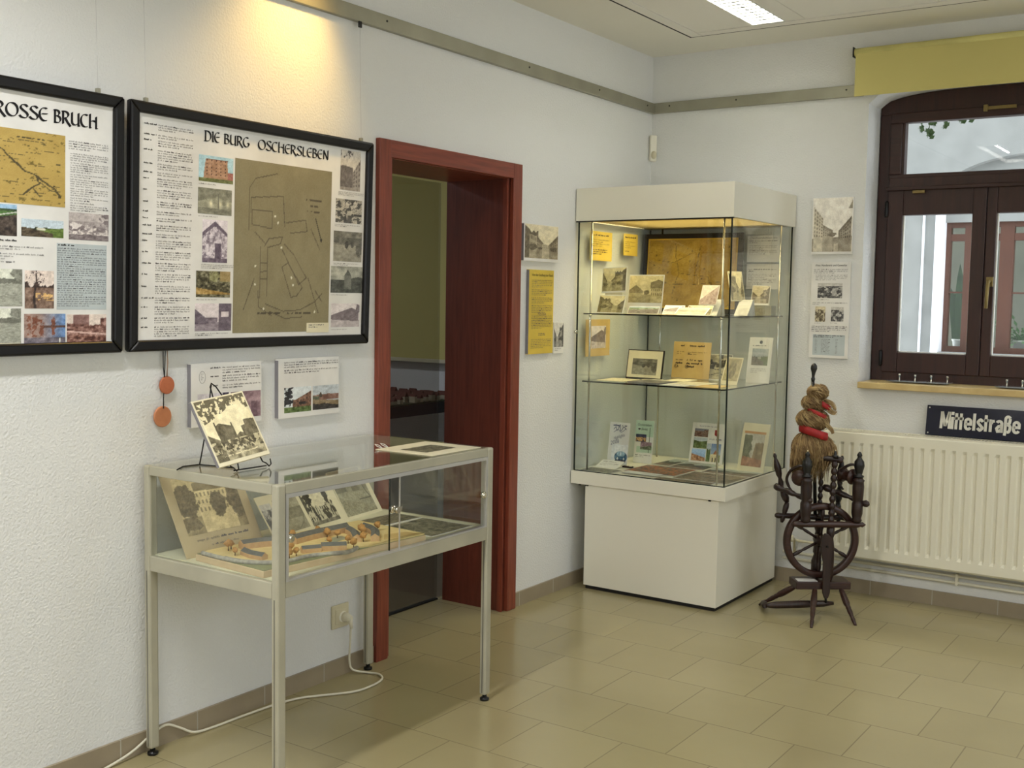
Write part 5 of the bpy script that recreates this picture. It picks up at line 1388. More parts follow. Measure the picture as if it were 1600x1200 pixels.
# ====================================================== TALL SHOWCASE
hx0, hx1, hy0, hy1 = .006, .840, -.796, -.006
HT, HB, LT_, LB = 1.997, 1.838, .593, .529
cb = thing('tall_showcase', 'tall white pedestal showcase with glass sides and two glass shelves in the corner', 'showcase', ((hx0 + hx1) / 2, (hy0 + hy1) / 2, 0))
MB().box(.084, .803, -.782, -.036, .018, LB).build('pedestal', M['white'], cb, bevel=.0015)
MB().box(.092, .795, -.774, -.044, 0, .018).build('plinth', M['blackmat'], cb)
MB().box(hx0, hx1, hy0, hy1, LB, LT_).build('ledge', M['white'], cb, bevel=.0015)
b = MB(); b.box(hx0, hx1, hy0, hy0 + .018, HB, HT); b.box(hx0, hx1, hy1 - .018, hy1, HB, HT); b.box(hx0, hx0 + .018, hy0 + .018, hy1 - .018, HB, HT); b.box(hx1 - .018, hx1, hy0 + .018, hy1 - .018, HB, HT); b.box(hx0 + .018, hx1 - .018, hy0 + .018, hy1 - .018, HT - .018, HT)
b.build('hood', M['white'], cb)
MB().box(hx0 + .001, hx1 - .001, hy0 + .001, hy0 + .010, HB - .006, HB).build('hood_trim', M['foot'], cb)
b = MB(); gx0, gx1, gy0, gy1 = hx0 + .012, hx1 - .012, hy0 + .012, hy1 - .012
t = .006
def gp(x0, x1, y0, y1, name='glass_pane'): return MB().box(x0, x1, y0, y1, LT_ + .001, HB).build(name, M['glass_case'], cb)
gp(gx0, gx1, gy0, gy0 + t); gp(gx0, gx1, gy1 - t, gy1); gp(gx0, gx0 + t, gy0 + t, gy1 - t); gp(gx1 - t, gx1, gy0 + t, gy1 - t)
for x, y in ((gx0, gy0), (gx1, gy0), (gx0, gy1), (gx1, gy1)):
    MB().box(x - .003, x + .003, y - .003, y + .003, LT_ + .002, HB - .001).build('corner_joint', M['edge'], cb)
g = MB(); g.box(gx0, gx1, gy0 - .0005, gy0 + t, LT_, LT_ + .004); g.box(gx1 - t, gx1 + .0005, gy0, gy1, LT_, LT_ + .004); g.build('pane_base_joint', M['edge'], cb)
S1, S2, S0 = 1.385, 1.047, LT_ + .001
for z, x1_ in ((S1, .800), (S2, .806)):
    s = MB().box(.040, x1_, -.762, -.036, z - .007, z, [0, 0, 1, 1, 1, 1]).build('glass_shelf', [M['glass_case'], M['edge']], cb)
rods = [(.068, -.742), (.772, -.742), (.118, -.070), (.805, -.110)]
for x, y in rods:
    r = MB().lathe((x, y, LT_), (x, y, HB), [(0, .005), (1, .005)], 10).build('shelf_rod', M['chrome'], cb)
    c = MB()
    for z in (S1, S2): c.lathe((x, y, z - .016), (x, y, z - .007), [(0, .0085), (1, .0085)], 10)
    each(c, 'shelf_clip', M['chrome'], r)
lk = MB(); lk.lathe((gx0 - .012, gy0 - .003, 1.29), (gx0 + .004, gy0 - .003, 1.29), [(0, .007), (.3, .009), (1, .009)], 12); lk.build('lock', M['chrome'], cb)
b = MB()
for x in (.05, .09, .10, .755): b.box(x, x + .012 if x in (.05, .755) else x + .004, hy0 + .004, hy0 + .010, LB - .007, LB)
each(b, 'hinge_stop', M['foot'], cb)
# louvre light in the hood
lv = MB(); x = hx0 + .03
lv.box(hx0 + .018, hx1 - .018, hy0 + .018, hy0 + .060, HB, HB + .006); lv.box(hx0 + .018, hx1 - .018, hy1 - .10, hy1 - .018, HB, HB + .006)
y = hy0 + .062
while y < hy1 - .10:
    lv.prism([(y - .002, HB + .004), (y + .002, HB + .004), (y + .008, HB + .026), (y + .004, HB + .026)], hx0 + .02, hx1 - .02, 'x'); y += .030
x = hx0 + .05
while x < hx1 - .03:
    lv.box(x - .001, x + .001, hy0 + .06, hy1 - .10, HB + .008, HB + .026); x += .045
lv.build('light_louvre', M['louvre'], cb)

# ---- contents. upright cards: p = lower left corner, heading, width, height, lean
G = 'photos and papers on the top glass shelf'
def card(name, label, p, ang, w, h, lean, m, fn, border=.003, t=.002, group=None, px=.0022, cat='photo', bt=None):
    return leanpic(name, label, p, ang, w, h, lean, m, fn, (border, border, bt if bt else border, border), t, group, px, cat)
mdoc = card('framed_map', 'dark framed old golden map standing at the back of the top shelf', (.024, -.125, S1 + .002), 0, .572, .425, 4, M['blackmat'], None, t=.018, group=None, cat='framed map')
MB().box(.026, .546, .026, .399, .0175, .019).build('gilt_slip', M['gold'], mdoc, local=True)
pic(mdoc, .034, .034, .538, .391, .0195, p_docmap, .004, 'map')
MB().box(.03, .542, .03, .395, .0205, .0225).build('glazing', M['glass_case'], mdoc, local=True)
G = 'photos on the top glass shelf'
c1_ = card('photo', 'tilted street photo standing at left end of the top shelf', (.070, -.640, S1 + .100), 0, .140, .130, 10, M['paper'], lambda u, v: p_street(u, v, 2, YEL), .004, group=G, bt=.008)
c1_.matrix_basis = c1_.matrix_basis @ Matrix.Rotation(R(3), 4, 'Z')
MB().box(.02, .12, -.106, .01, -.0035, -.0015).build('support_strut', M['cream'], c1_, local=True)
card('photo', 'half timbered houses photo beside the tilted street photo on top shelf', (.186, -.585, S1 + .001), 0, .196, .196, 8, M['paper'], lambda u, v: p_houses(u, v, 2, YEL), .005, group=G, bt=.055)
card('photo', 'street photo standing lowest in front left on top shelf', (.080, -.705, S1 + .001), 0, .150, .098, 22, M['paper'], lambda u, v: p_street(u, v, 7, YEL, .7), .004, group=G)
card('photo', 'low panorama photo with round trees standing before the half timbered houses', (.228, -.655, S1 + .001), 2, .168, .045, 35, M['paper'], lambda u, v: p_field_b(u, v, 3) * .5 + .4, .003, group=G)
flat('paper_sheet', 'yellowish printed sheet lying at front of top shelf below the panorama', [(.225, -.742), (.420, -.742), (.235, -.665)], S1 + .0006, M['cream'], lambda u, v: p_portrait(u, v), .012, group=G)
card('photo', 'small photo of a slanting roof tilted on the middle of top shelf', (.372, -.560, S1 + .001), 6, .105, .066, 48, M['paper'], lambda u, v: p_barn(u, v) * .9, .004, .003, group=G)
flat('leaflet', 'small ochre leaflet with a ring emblem lying at front of top shelf', [(.445, -.742), (.520, -.738), (.455, -.690)], S1 + .0006, M['ochre'], lambda u, v: tone(W(np.abs(np.hypot((u - .4) * 1.4, v - .5) - .36) < .07, .1, .75), (.35, .28, .12), (.86, .72, .40)), .002, group=G)
card('photo', 'pale photo leaning very flat right of the ring leaflet on top shelf', (.500, -.690, S1 + .001), 2, .160, .075, 62, M['paper'], lambda u, v: p_fieldbw(u, v) * 1.05, .005, .003, group=G)
card('photo', 'narrow pale photo behind the flat leaning photo on top shelf', (.520, -.600, S1 + .001), 2, .130, .060, 40, M['paper'], lambda u, v: p_street(u, v, 3, YEL, .8), .003, group=G)
card('photo', 'pinkish photo of a roof leaning back at right half of top shelf', (.528, -.47, S1 + .050), -6, .098, .104, 20, M['paper'], lambda u, v: tone(W(v > .25 + .75 * u, .95, .55 + .3 * (fb(u, v, 9, 3) - .5)), (.45, .33, .34), (.97, .93, .88)), .003, group=G)
G5 = 'small white display stands on the top shelf'
for (x, y, lab) in ((.565, -.44, 'small white wedge stand under the pinkish photo'), (.715, -.42, 'small white wedge stand at the right end of top shelf')):
    s = MB(); s.prism([(y - .05, S1 + .0005), (y + .05, S1 + .0005), (y + .030, S1 + .078), (y + .020, S1 + .078)], x, x + .07, 'x'); s = s.build('display_stand', M['wedge'], None, bevel=.001); tag(s, lab, 'stand', G5)
h_ = card('photo', 'narrow sideways turned photo standing tall on the right wedge stand', (.690, -.445, S1 + .072), 48, .075, .155, 20, M['cream'], lambda u, v: p_street(u, v, 5, YEL), .003, .006, group=G)
card('photo', 'street photo with dark trees at right rear of top shelf', (.668, -.150, S1 + .052), 2, .098, .104, 14, M['paper'], lambda u, v: p_street(u, v, 6, SEPIA), .004, group=G, bt=.010)
bx = MB().box(.66, .775, -.135, -.07, S1, S1 + .050).build('display_block', M['rail'], None, bevel=.002); tag(bx, 'grey block carrying the street photo at right rear of top shelf', 'stand')
G6 = 'white text sheets on the rear pane'
for z0, h, lab in ((1.661, .137, 'upper white text sheet on the rear pane of the top compartment'), (1.520, .130, 'lower white text sheet on rear pane behind the street photo')):
    s = panel('text_sheet', lab, 'sheet', (.590, gy1 - t - .0012, z0), EX, EZ, .176, h, .001, M['paper'], G6)
    b = MB(); text_rows(b, .012, .164, h - .03, 2, .009, .0013, int(z0 * 1000), .2, .8); text_rows(b, .012, .164, h - .055, 6 if h > .132 else 7, .0085, .0013, int(z0 * 999), para=(2,)); b.build('text_block', M['inkgrey'], s, local=True)
    if z0 > 1.6: font(s, 'Oschersleben im', .012, h - .018, .011, .0013, M['ink'], width=.15)
G7 = 'yellow labels on the left pane'
for y0, z0, w, h, lab in ((-.684, 1.650, .222, .148, 'larger yellow text label on left pane near the front'), (-.336, 1.688, .156, .115, 'smaller yellow text label on left pane near the framed map')):
    s = panel('text_label', lab, 'label', (gx0 + t + .0004, y0, z0), EY, EZ, w, h, .002, M['yellow'], G7)
    b = MB(); text_rows(b, .015, w - .02, h - .022, 1, .014, .0023, int(-y0 * 500), 1., .9); text_rows(b, .015, w - .03, h - .045, 4, .0105, .0023, int(-y0 * 600), para=(1,)); text_rows(b, .015, w - .05, h - .095, 3 if h > .13 else 1, .0105, .0023, int(-y0 * 700), bold=.9); b.build('text_block', M['ink'], s, local=True)
# middle shelf
pm = panel('mounted_photo', 'sepia photo on brownish mount hung on the left pane of middle compartment', 'photo', (gx0 + t + .0006, -.712, 1.163), EY, EZ, .248, .188, .002, M['ochre'])
pic(pm, .055, .040, .205, .155, .0024, lambda u, v: p_barn(u, v), .0022)
fr = card('framed_photo', 'landscape photo in thin black frame standing on the middle shelf', (.098, -.415, S2 + .001), -4, .215, .150, 10, M['blackmat'], None, t=.010, cat='framed photo')
MB().box(.005, .210, .005, .145, .0098, .0106).build('mount', M['cream'], fr, local=True); pic(fr, .034, .020, .182, .104, .0109, p_meadow, .002)
G8 = 'yellowed printed documents on the middle shelf'
for (p, ang, w, lab, sd) in (((.262, -.212, S2 + .001), 2, .088, 'left yellowed document half covered by the other', 5), ((.332, -.228, S2 + .001), 3, .150, 'right yellowed document with larger heading and small emblem', 8)):
    s = card('document', lab, p, ang, w, .192, 9, M['ochre'], None, t=.0015, group=G8, cat='document')
    b = MB(); text_rows(b, .030 if w > .1 else .04, w * .75, .168, 1, .016, .0018, 500 + sd, 1.1, 1.); text_rows(b, .022, w - .02, .136, 2, .010, .0018, 510 + sd, .5); text_rows(b, .018, w - .03, .092, 3, .017, .0018, 520 + sd, .6, .4)
    b.tube([(.022 + .009 * math.cos(a), .062 + .009 * math.sin(a), .0018) for a in [6.28 * i / 12 for i in range(12)]], .0011, 4, True); b.build('text_block', M['ink'], s, local=True)
card('photo', 'dark contrasty photo leaning right of the yellowed documents', (.440, -.215, S2 + .001), 6, .146, .142, 24, M['paper'], p_dark, .003, group=None)
card('photo', 'portrait photo with pale border leaning at the right front of middle shelf', (.655, -.470, S2 + .001), -12, .098, .142, 22, M['cream'], p_portrait, .006, group=None, bt=.02)
ce_ = card('certificate', 'whitish certificate with grey picture at right rear of the middle shelf', (.705, -.270, S2 + .001), 2, .088 + .034, .232, 11, M['paper'], None, t=.002, cat='certificate')
pic(ce_, .020, .090, .104, .175, .0024, lambda u, v: p_field(u, v, 5) * .5 + .25, .0022); b = MB(); text_rows(b, .02, .104, .188, 1, .011, .0024, 601, 1., .8); text_rows(b, .02, .1, .07, 3, .009, .0024, 602); b.ball((.062, .208, .0026), .008, .009, .0006, 10, 4); b.build('text_block', M['inkgrey'], ce_, local=True)
G9 = 'sheets lying on the middle shelf'
zz_ = S2 + .0006
flat('paper_sheet', 'pale printed sheet lying at left front of the middle shelf', [(.085, -.700), (.235, -.690), (.075, -.500)], zz_, M['cream'], lambda u, v: tone(W(fb(u * 8, v * 30, 3, 4, 1) > .62, .55, .95), (.3, .28, .2), (.95, .92, .78)), .01, group=G9)
flat('open_booklet', 'dark grey open booklet lying in the centre of middle shelf', [(.262, -.700), (.430, -.715), (.262, -.500)], zz_, M['greyboard'], lambda u, v: p_work(u, v, 12) * .5 + .1, .004, t=.004, group=G9)
flat('paper_sheet', 'small cream sheet lying close behind the dark open booklet', [(.225, -.475), (.330, -.470), (.215, -.430)], zz_, M['cream'], lambda u, v: p_street(u, v, 9, BW), .004, group=G9)
flat('paper_sheet', 'cream sheet under the right yellowed document, partly covered', [(.345, -.470), (.455, -.470), (.345, -.300)], zz_, M['cream'], None, group=G9)
flat('paper_sheet', 'large pale text sheet lying right of the dark booklet', [(.455, -.660), (.625, -.665), (.470, -.440)], zz_, M['paper'], lambda u, v: tone(W(fb(u * 6, v * 34, 3, 6, 1) > .66, .6, .96), (.3, .28, .2), (.95, .93, .84)), .012, group=G9)
flat('paper_slip', 'small torn white slip at the front edge before the pale text sheet', [(.460, -.735), (.590, -.740), (.470, -.680)], zz_, M['paper'], None, group=G9)
flat('envelope', 'ochre envelope lying at right front corner of middle shelf', [(.635, -.735), (.760, -.725), (.650, -.560)], zz_, M['ochre'], None, group=G9)
# bottom
G10 = 'leaflets standing in the bottom compartment'
br1 = card('brochure', 'white brochure with blue vintage car standing at left bottom', (.048, -.505, S0), 0, .118, .224, 8, M['paper'], None, t=.003, group=G10, cat='brochure')
pic(br1, .022, .010, .116, .110, .0034, p_car, .002, label='picture of a blue car')
b = MB(); text_rows(b, .02, .10, .205, 1, .016, .0034, 701, 1.1, .8); b.build('text_block', M['inkblue'], br1, local=True)
for i, (x0_, y0_, x1_, y1_) in enumerate(((.022, .192, .062, .205), (.03, .176, .09, .205), (.05, .176, .098, .19), (.03, .17, .07, .195))):
    pass
b = MB(); stroke(b, cr([(.024, .186), (.036, .200), (.044, .182), (.058, .204), (.066, .180), (.082, .202), (.098, .188)]), .0028, .0032, .0036); stroke(b, cr([(.026, .172), (.05, .186), (.07, .174), (.098, .196)]), .002, .0032, .0036); b.build('scribble_logo', M['inkblue'], br1, local=True)
font(br1, 'Highlights', .030, .132, .016, .0034, M['inkblue'], width=.068, shear=.3, rot=R(20)); font(br1, '2006', .014, .104, .020, .0034, M['inkblue'], width=.052, shear=.3, rot=R(18))
br2 = card('brochure', 'pale green brochure headed Oschersleben with two small photos', (.117, -.345, S0), 2, .106, .226, 8, M['paper'], None, t=.003, group=G10, cat='brochure')
M['mint'] = mat('mint_card', (.76, .86, .78), .45)
MB().box(.0005, .1055, .14, .2255, .003, .0032).build('tint_panel', M['mint'], br2, local=True); MB().box(.014, .104, .055, .088, .003, .0033).build('tint_panel', M['mint'], br2, local=True)
font(br2, 'Oschersleben', .012, .196, .014, .0036, M['ink'], width=.080); font(br2, '(Bode)', .034, .174, .013, .0036, M['ink'], width=.036)
pic(br2, .006, .112, .066, .152, .0036, p_night, .002); pic(br2, .036, .072, .100, .112, .0039, p_pinkfield, .002)
MB().box(.083, .086, .056, .19, .0034, .0037).build('rule', M['leaf2'], br2, local=True); b = MB(); text_rows(b, .010, .098, .040, 2, .009, .0034, 705); b.prism([(.014, .182), (.02, .174), (.03, .178), (.027, .184)], .0034, .0038, 'z'); b.build('text_block', M['ink'], br2, local=True)
br3 = card('brochure', 'white town brochure with several colour photos and a red crest', (.340, -.135, S0), 4, .186, .216, 15, M['paper'], None, t=.004, group=G10, cat='brochure')
for (xa, ya, xb, yb), fn in (((.016, .140, .092, .184), p_redroof), ((.016, .078, .092, .136), p_green), ((.012, .010, .090, .074), p_town), ((.094, .010, .116, .108), p_green), ((.118, .010, .172, .108), p_church)):
    pic(br3, xa, ya, xb, yb, .0044, fn, .0022)
b = MB(); b.prism([(.128, .182), (.128, .156), (.138, .147), (.148, .156), (.148, .182)], .0042, .0046, 'z'); b.build('crest', M['ribbon'], br3, local=True)
b = MB(); text_rows(b, .102, .17, .128, 1, .013, .0044, 711, 1.1, .5); text_rows(b, .04, .15, .196, 1, .010, .0044, 712, 1.); b.build('text_block', M['inkblue'], br3, local=True)
pl_ = card('framed_picture', 'pale mounted picture of a tree lined lane with orange band at right bottom', (.662, -.245, S0), -8, .152, .250, 14, M['cream'], None, t=.004, cat='framed picture')
pic(pl_, .018, .028, .132, .196, .0045, p_pastel, .0024)
M['orange'] = mat('orange_band', (.83, .58, .25), .5)
MB().box(.014, .136, .196, .208, .0038, .0050).build('orange_band', M['orange'], pl_, local=True)
G11 = 'colour photos lying in the bottom compartment'
zf = S0 + .0006
def fl(lab, pts, fn, m='paper', z=zf, name='photo', **k): return flat(name, lab, pts, z, M[m], fn, .004, group=G11, **k)
cd = card('text_card', 'small white text card leaning flat in front of the car brochure', (.040, -.615, S0 + .001), -3, .130, .085, 70, M['paper'], None, t=.0015, cat='card')
b = MB(); text_rows(b, .012, .11, .064, 1, .012, .0018, 721, 1., .9); text_rows(b, .012, .118, .046, 3, .010, .0018, 722); b.build('text_block', M['inkgrey'], cd, local=True)
kf = thing('key_fob', 'tiny dark fob with white disc lying beside the white text card', 'key fob', (.185, -.53, zf)); MB().box(.160, .215, -.545, -.520, zf, zf + .007).build('fob_body', M['blackmat'], kf, bevel=.002); MB().lathe((.205, -.532, zf + .007), (.205, -.532, zf + .009), [(0, .009), (1, .008)], 14).build('fob_disc', M['white'], kf)
fl('dark photo lying at left front corner of the bottom', [(.035, -.768), (.218, -.774), (.040, -.645)], lambda u, v: p_aerial(u, v, 21))
fl('dusky photo with a blue patch lying at the rear beside the green brochure', [(.230, -.345), (.330, -.350), (.205, -.100)], lambda u, v: p_valley(u, v, 3))
fl('valley photo lying in front of the town brochure', [(.340, -.375), (.535, -.375), (.335, -.150)], lambda u, v: p_valley(u, v, 6))
fl('reddish brown town aerial photo lying in the centre', [(.222, -.640), (.508, -.645), (.228, -.385)], p_orange)
flat('paper_slip', 'blank white slip lying on the reddish brown aerial photo', [(.250, -.715), (.440, -.720), (.255, -.640)], zf + .0030, M['paper'], None, group=None, cat='slip')
fl('green and brown aerial photo lying at right front', [(.518, -.700), (.812, -.700), (.518, -.440)], lambda u, v: p_aerial(u, v, 15, 1))
fl('narrow aerial photo strip lying at the very front edge', [(.455, -.776), (.755, -.776), (.455, -.706)], lambda u, v: p_aerial(u, v, 18, 1))
fl('landscape photo lying at right rear before the tree lined lane picture', [(.545, -.432), (.812, -.432), (.545, -.258)], lambda u, v: p_valley(u, v, 9))
# ====================================================== SPINNING WHEEL
A38 = R(38); O_ = Vector((1.19, -.476, 0)); E1 = Vector((math.cos(A38), math.sin(A38), 0)); E2 = Vector((-math.sin(A38), math.cos(A38), 0))
sw = thing('spinning_wheel', 'old dark turned wood spinning wheel with flax distaff in front of the radiator', 'spinning wheel', M=frame(O_, E1, E2))
# local frame: x along the wheel plane, y away from the camera side, z up
F, Bk = -.05, .06
def beads(n, r, r2=.55):
    p = []
    for i in range(n):
        for t, q in ((.02, r2), (.25, .86), (.5, 1.), (.75, .86), (.98, r2)): p.append(((i + t) / n, r * q))
    return p
spin = [(0, .45), (.06, .8), (.12, .5), (.2, .95), (.42, 1.), (.62, .75), (.72, .5), (.78, .8), (.84, .5), (1, .62)]
finial = [(0, .5), (.05, 1.), (.1, .65), (.16, .9), (.4, 1.15), (.6, .85), (.74, .42), (.80, .55), (.88, .5), (.94, .3), (1., .12)]
def LB_(mb, name, m, par=sw, **k): return mb.build(name, m, par, local=True, **k)
# bench
bw, bd = .258, .120
b = MB(); b.prism([(-.128, -.058), (.132, -.058), (.132, .058), (-.128, .058)], .122, .157, 'z')
LB_(b, 'bench', M['oldwood2'], bevel=.004)
def legp(p0, p1): 
    m = MB(); m.lathe(p0, p1, [(0, .010), (.08, .0125), (.3, .0155), (.42, .015), (.50, .010), (.53, .013), (.56, .010), (.62, .012), (.80, .008), (.84, .0105), (.88, .0085), (1, .006)], 12); LB_(m, 'leg', M['oldwood2'])
inv = wm(sw).inverted()
def W_(x, y, z): q = inv @ Vector((x, y, z)); return (q.x, q.y, q.z)
legp((-.035, -.044, .124), W_(1.254, -.753, 0)); legp((.088, -.044, .124), W_(1.403, -.592, 0)); legp((-.112, .0, .124), W_(.925, -.545, .004))
# wheel
wc = Vector((0, 0, .342)); r0, r1 = .148, .178
b = MB(); n = 56; sec = [(r0, -.013), (r0 + .006, -.016), (r1 - .006, -.016), (r1, -.011), (r1 - .006, 0), (r1, .011), (r1 - .006, .016), (r0 + .006, .016), (r0, .013)]
vs = [(wc.x + rr_ * math.cos(2 * math.pi * i / n), y, wc.z + rr_ * math.sin(2 * math.pi * i / n)) for i in range(n) for rr_, y in sec]; k = len(sec)
b.add(vs, [(i * k + j, i * k + (j + 1) % k, ((i + 1) % n) * k + (j + 1) % k, ((i + 1) % n) * k + j) for i in range(n) for j in range(k)], True)
wr_ = LB_(b, 'drive_wheel', M['oldwood2'])
b = MB(); b.lathe((0, -.055, .342), (0, .070, .342), [(0, .008), (.15, .009), (.22, .024), (.5, .030), (.78, .024), (.85, .009), (1, .008)], 18); LB_(b, 'hub', M['oldwood'], wr_)
for i in range(6):
    a = R(28 + 60 * i); d = Vector((math.cos(a), 0, math.sin(a)))
    m = MB(); m.lathe(wc + d * .022, wc + d * .152, [(0, .006), (.3, .0065), (.5, .0075), (.62, .0055), (.68, .0085), (.8, .010), (.92, .0085), (1, .005)], 10); LB_(m, 'spoke', M['oldwood'], wr_)
# uprights carrying axle and cross bars
m = MB(); m.lathe((-.004, .050, .155), (.008, .050, .43), [(0, .012), (.1, .022), (.28, .024), (.4, .014), (.44, .020), (.5, .019), (.66, .020), (.8, .015), (.86, .022), (1, .020)], 14); LB_(m, 'upright', M['oldwood'])
m = MB(); m.lathe((.034, -.030, .155), (.034, -.030, .43), [(0, .012), (.1, .020), (.4, .021), (.6, .020), (.75, .014), (.8, .019), (1, .018)], 14); LB_(m, 'upright', M['oldwood'])
m = MB(); m.lathe((.006, .050, .43), (.008, .050, .722), beads(9, .0125), 12); LB_(m, 'beaded_spindle', M['oldwood'])
m = MB(); m.lathe((.034, -.030, .43), (.042, -.030, .722), beads(9, .0155), 12); LB_(m, 'beaded_spindle', M['oldwood'])
# front bar and rear bar
m = MB(); m.lathe((-.155, F, .430), (.192, F, .427), [(0, .006), (.03, .013), (.08, .015), (.3, .0145), (.5, .016), (.7, .0145), (.88, .015), (.93, .010), (.955, .013), (1, .003)], 14); LB_(m, 'cross_bar', M['oldwood2'])
m = MB(); m.lathe((-.205, Bk, .449), (.15, Bk, .436), [(0, .007), (.02, .012), (.05, .014), (.10, .010), (.16, .013), (.5, .014), (.84, .013), (.9, .010), (.95, .014), (1, .005)], 12); LB_(m, 'cross_bar', M['oldwood'])
m = MB(); m.lathe((-.048, .045, .735), (.082, -.028, .725), [(0, .008), (.05, .015), (.12, .016), (.3, .013), (.5, .014), (.7, .013), (.88, .016), (.95, .015), (1, .008)], 12); LB_(m, 'top_bar', M['oldwood'])
for x, y, z in ((.006, .048, .742), (.044, -.028, .738)):
    m = MB(); m.lathe((x, y, z), (x, y, z + .032), [(0, .013), (.35, .014), (.4, .006), (.6, .0085), (.8, .005), (1, .003)], 12); fb_ = LB_(m, 'finial', M['blackwood']); t = MB(); t.ball((x, y, z + .034), .0035); LB_(t, 'bone_tip', M['bone'], fb_)
# thick front posts (maidens)
thick = [(0, .018), (.05, .027), (.10, .022), (.2, .0275), (.42, .028), (.48, .022), (.52, .026), (.58, .0275), (.8, .029), (.9, .026), (.94, .030), (.97, .022), (1, .020)]
for x, xt, par in ((-.095, -.095, 0), (.148, .151, 1)):
    m = MB(); m.lathe((x, F, .438), (xt, F, .650), thick, 16, .92); po = LB_(m, 'maiden_post', M['oldwood'])
    m = MB(); m.lathe((xt, F, .650), (xt, F, .770), [(0, .021), (.06, .024), (.1, .014), (.2, .017), (.45, .0245), (.62, .022), (.74, .011), (.80, .009), (.86, .0125), (.93, .009), (1, .003)], 14); f_ = LB_(m, 'finial', M['blackwood'], po)
    if not par: t = MB(); t.ball((xt, F, .772), .004); LB_(t, 'bone_tip', M['bone'], f_)
# thin rear posts
for p in ([(-.172, Bk, .415), (-.148, Bk, .511), (-.173, Bk, .572), (-.218, Bk, .745)], [(.103, Bk, .415), (.097, Bk, .512), (.101, Bk, .573), (.110, Bk, .736)]):
    m = MB()
    m.lathe(p[0], p[1], [(0, .006), (.12, .011), (.3, .012), (.42, .008), (.55, .0125), (.8, .014), (1, .010)], 12)
    m.lathe(p[1], p[2], [(0, .010), (.3, .017), (.6, .018), (1, .012)], 12)
    m.lathe(p[2], p[3], [(0, .012), (.08, .008), (.2, .013), (.32, .008), (.42, .014), (.62, .0165), (.80, .010), (.86, .006), (.92, .009), (1, .004)], 12)
    po = LB_(m, 'slender_post', M['blackwood'] if p[0][0] > 0 else M['oldwood']); t = MB(); t.ball((p[3][0], Bk, p[3][2] + .002), .0038); LB_(t, 'bone_tip', M['bone'], po)
# horizontal pegs joining front and rear posts
for a, c in (((-.072, F - .020, .538), (-.212, Bk + .008, .590)), ((.198, F - .022, .524), (.022, Bk + .008, .588))):
    m = MB(); m.lathe(a, c, [(0, .004), (.03, .014), (.09, .017), (.14, .009), (.2, .012), (.35, .013), (.42, .009), (.5, .0135), (.68, .0145), (.74, .009), (.8, .015), (.9, .018), (.97, .014), (1, .005)], 12); LB_(m, 'peg', M['oldwood'])
# flyers with bobbins
for (cx, cz, s) in ((.128, .648, 1), (-.118, .640, -1)):
    m = MB(); m.lathe((cx - .03 * s, .035, cz + .004), (cx + .008 * s, -.032, cz), [(0, .006), (.04, .034), (.14, .037), (.18, .022), (.5, .026), (.8, .022), (.84, .038), (.94, .036), (1, .008)], 18); LB_(m, 'bobbin', M['oldwood2'])
    m = MB(); m.tube(cr([(cx + .028, -.03, cz + .052), (cx - .002, -.012, cz + .056), (cx - .034, .012, cz + .030), (cx - .046, .03, cz - .010), (cx - .036, .03, cz - .045), (cx - .022, .02, cz - .068)]), [.006] * 5 + [.007] * 16 + [.005] * 5, 8); LB_(m, 'flyer', M['oldwood'])
# footman, crank and treadle
b = MB(); b.prism([(-.008, .392), (-.020, .372), (-.026, .335), (-.022, .300), (-.012, .255), (-.010, .115), (.0, .085), (.018, .085), (.026, .115), (.026, .255), (.031, .300), (.033, .340), (.022, .372), (.010, .386)], -.078, -.066, 'y'); LB_(b, 'footman', M['oldwood'], bevel=.003)
m = MB(); m.tube([(0, -.05, .342), (0, -.062, .342), (.004, -.072, .33), (.004, -.086, .33)], .005, 8); LB_(m, 'crank', M['foot'])
m = MB(); m.lathe((-.262, -.030, .040), (.050, -.060, .058), [(0, .008), (.05, .013), (.15, .016), (.5, .018), (.85, .015), (1, .008)], 12); LB_(m, 'treadle', M['oldwood'])
m = MB(); m.lathe((-.262, -.030, .036), W_(.945, -.548, .018), [(0, .010), (.5, .018), (1, .012)], 10); LB_(m, 'treadle_rail', M['oldwood'])
m = MB(); m.tube([(.008, -.068, .10), (.012, -.066, .062)], .006, 8); LB_(m, 'treadle_cord', M['foot'])
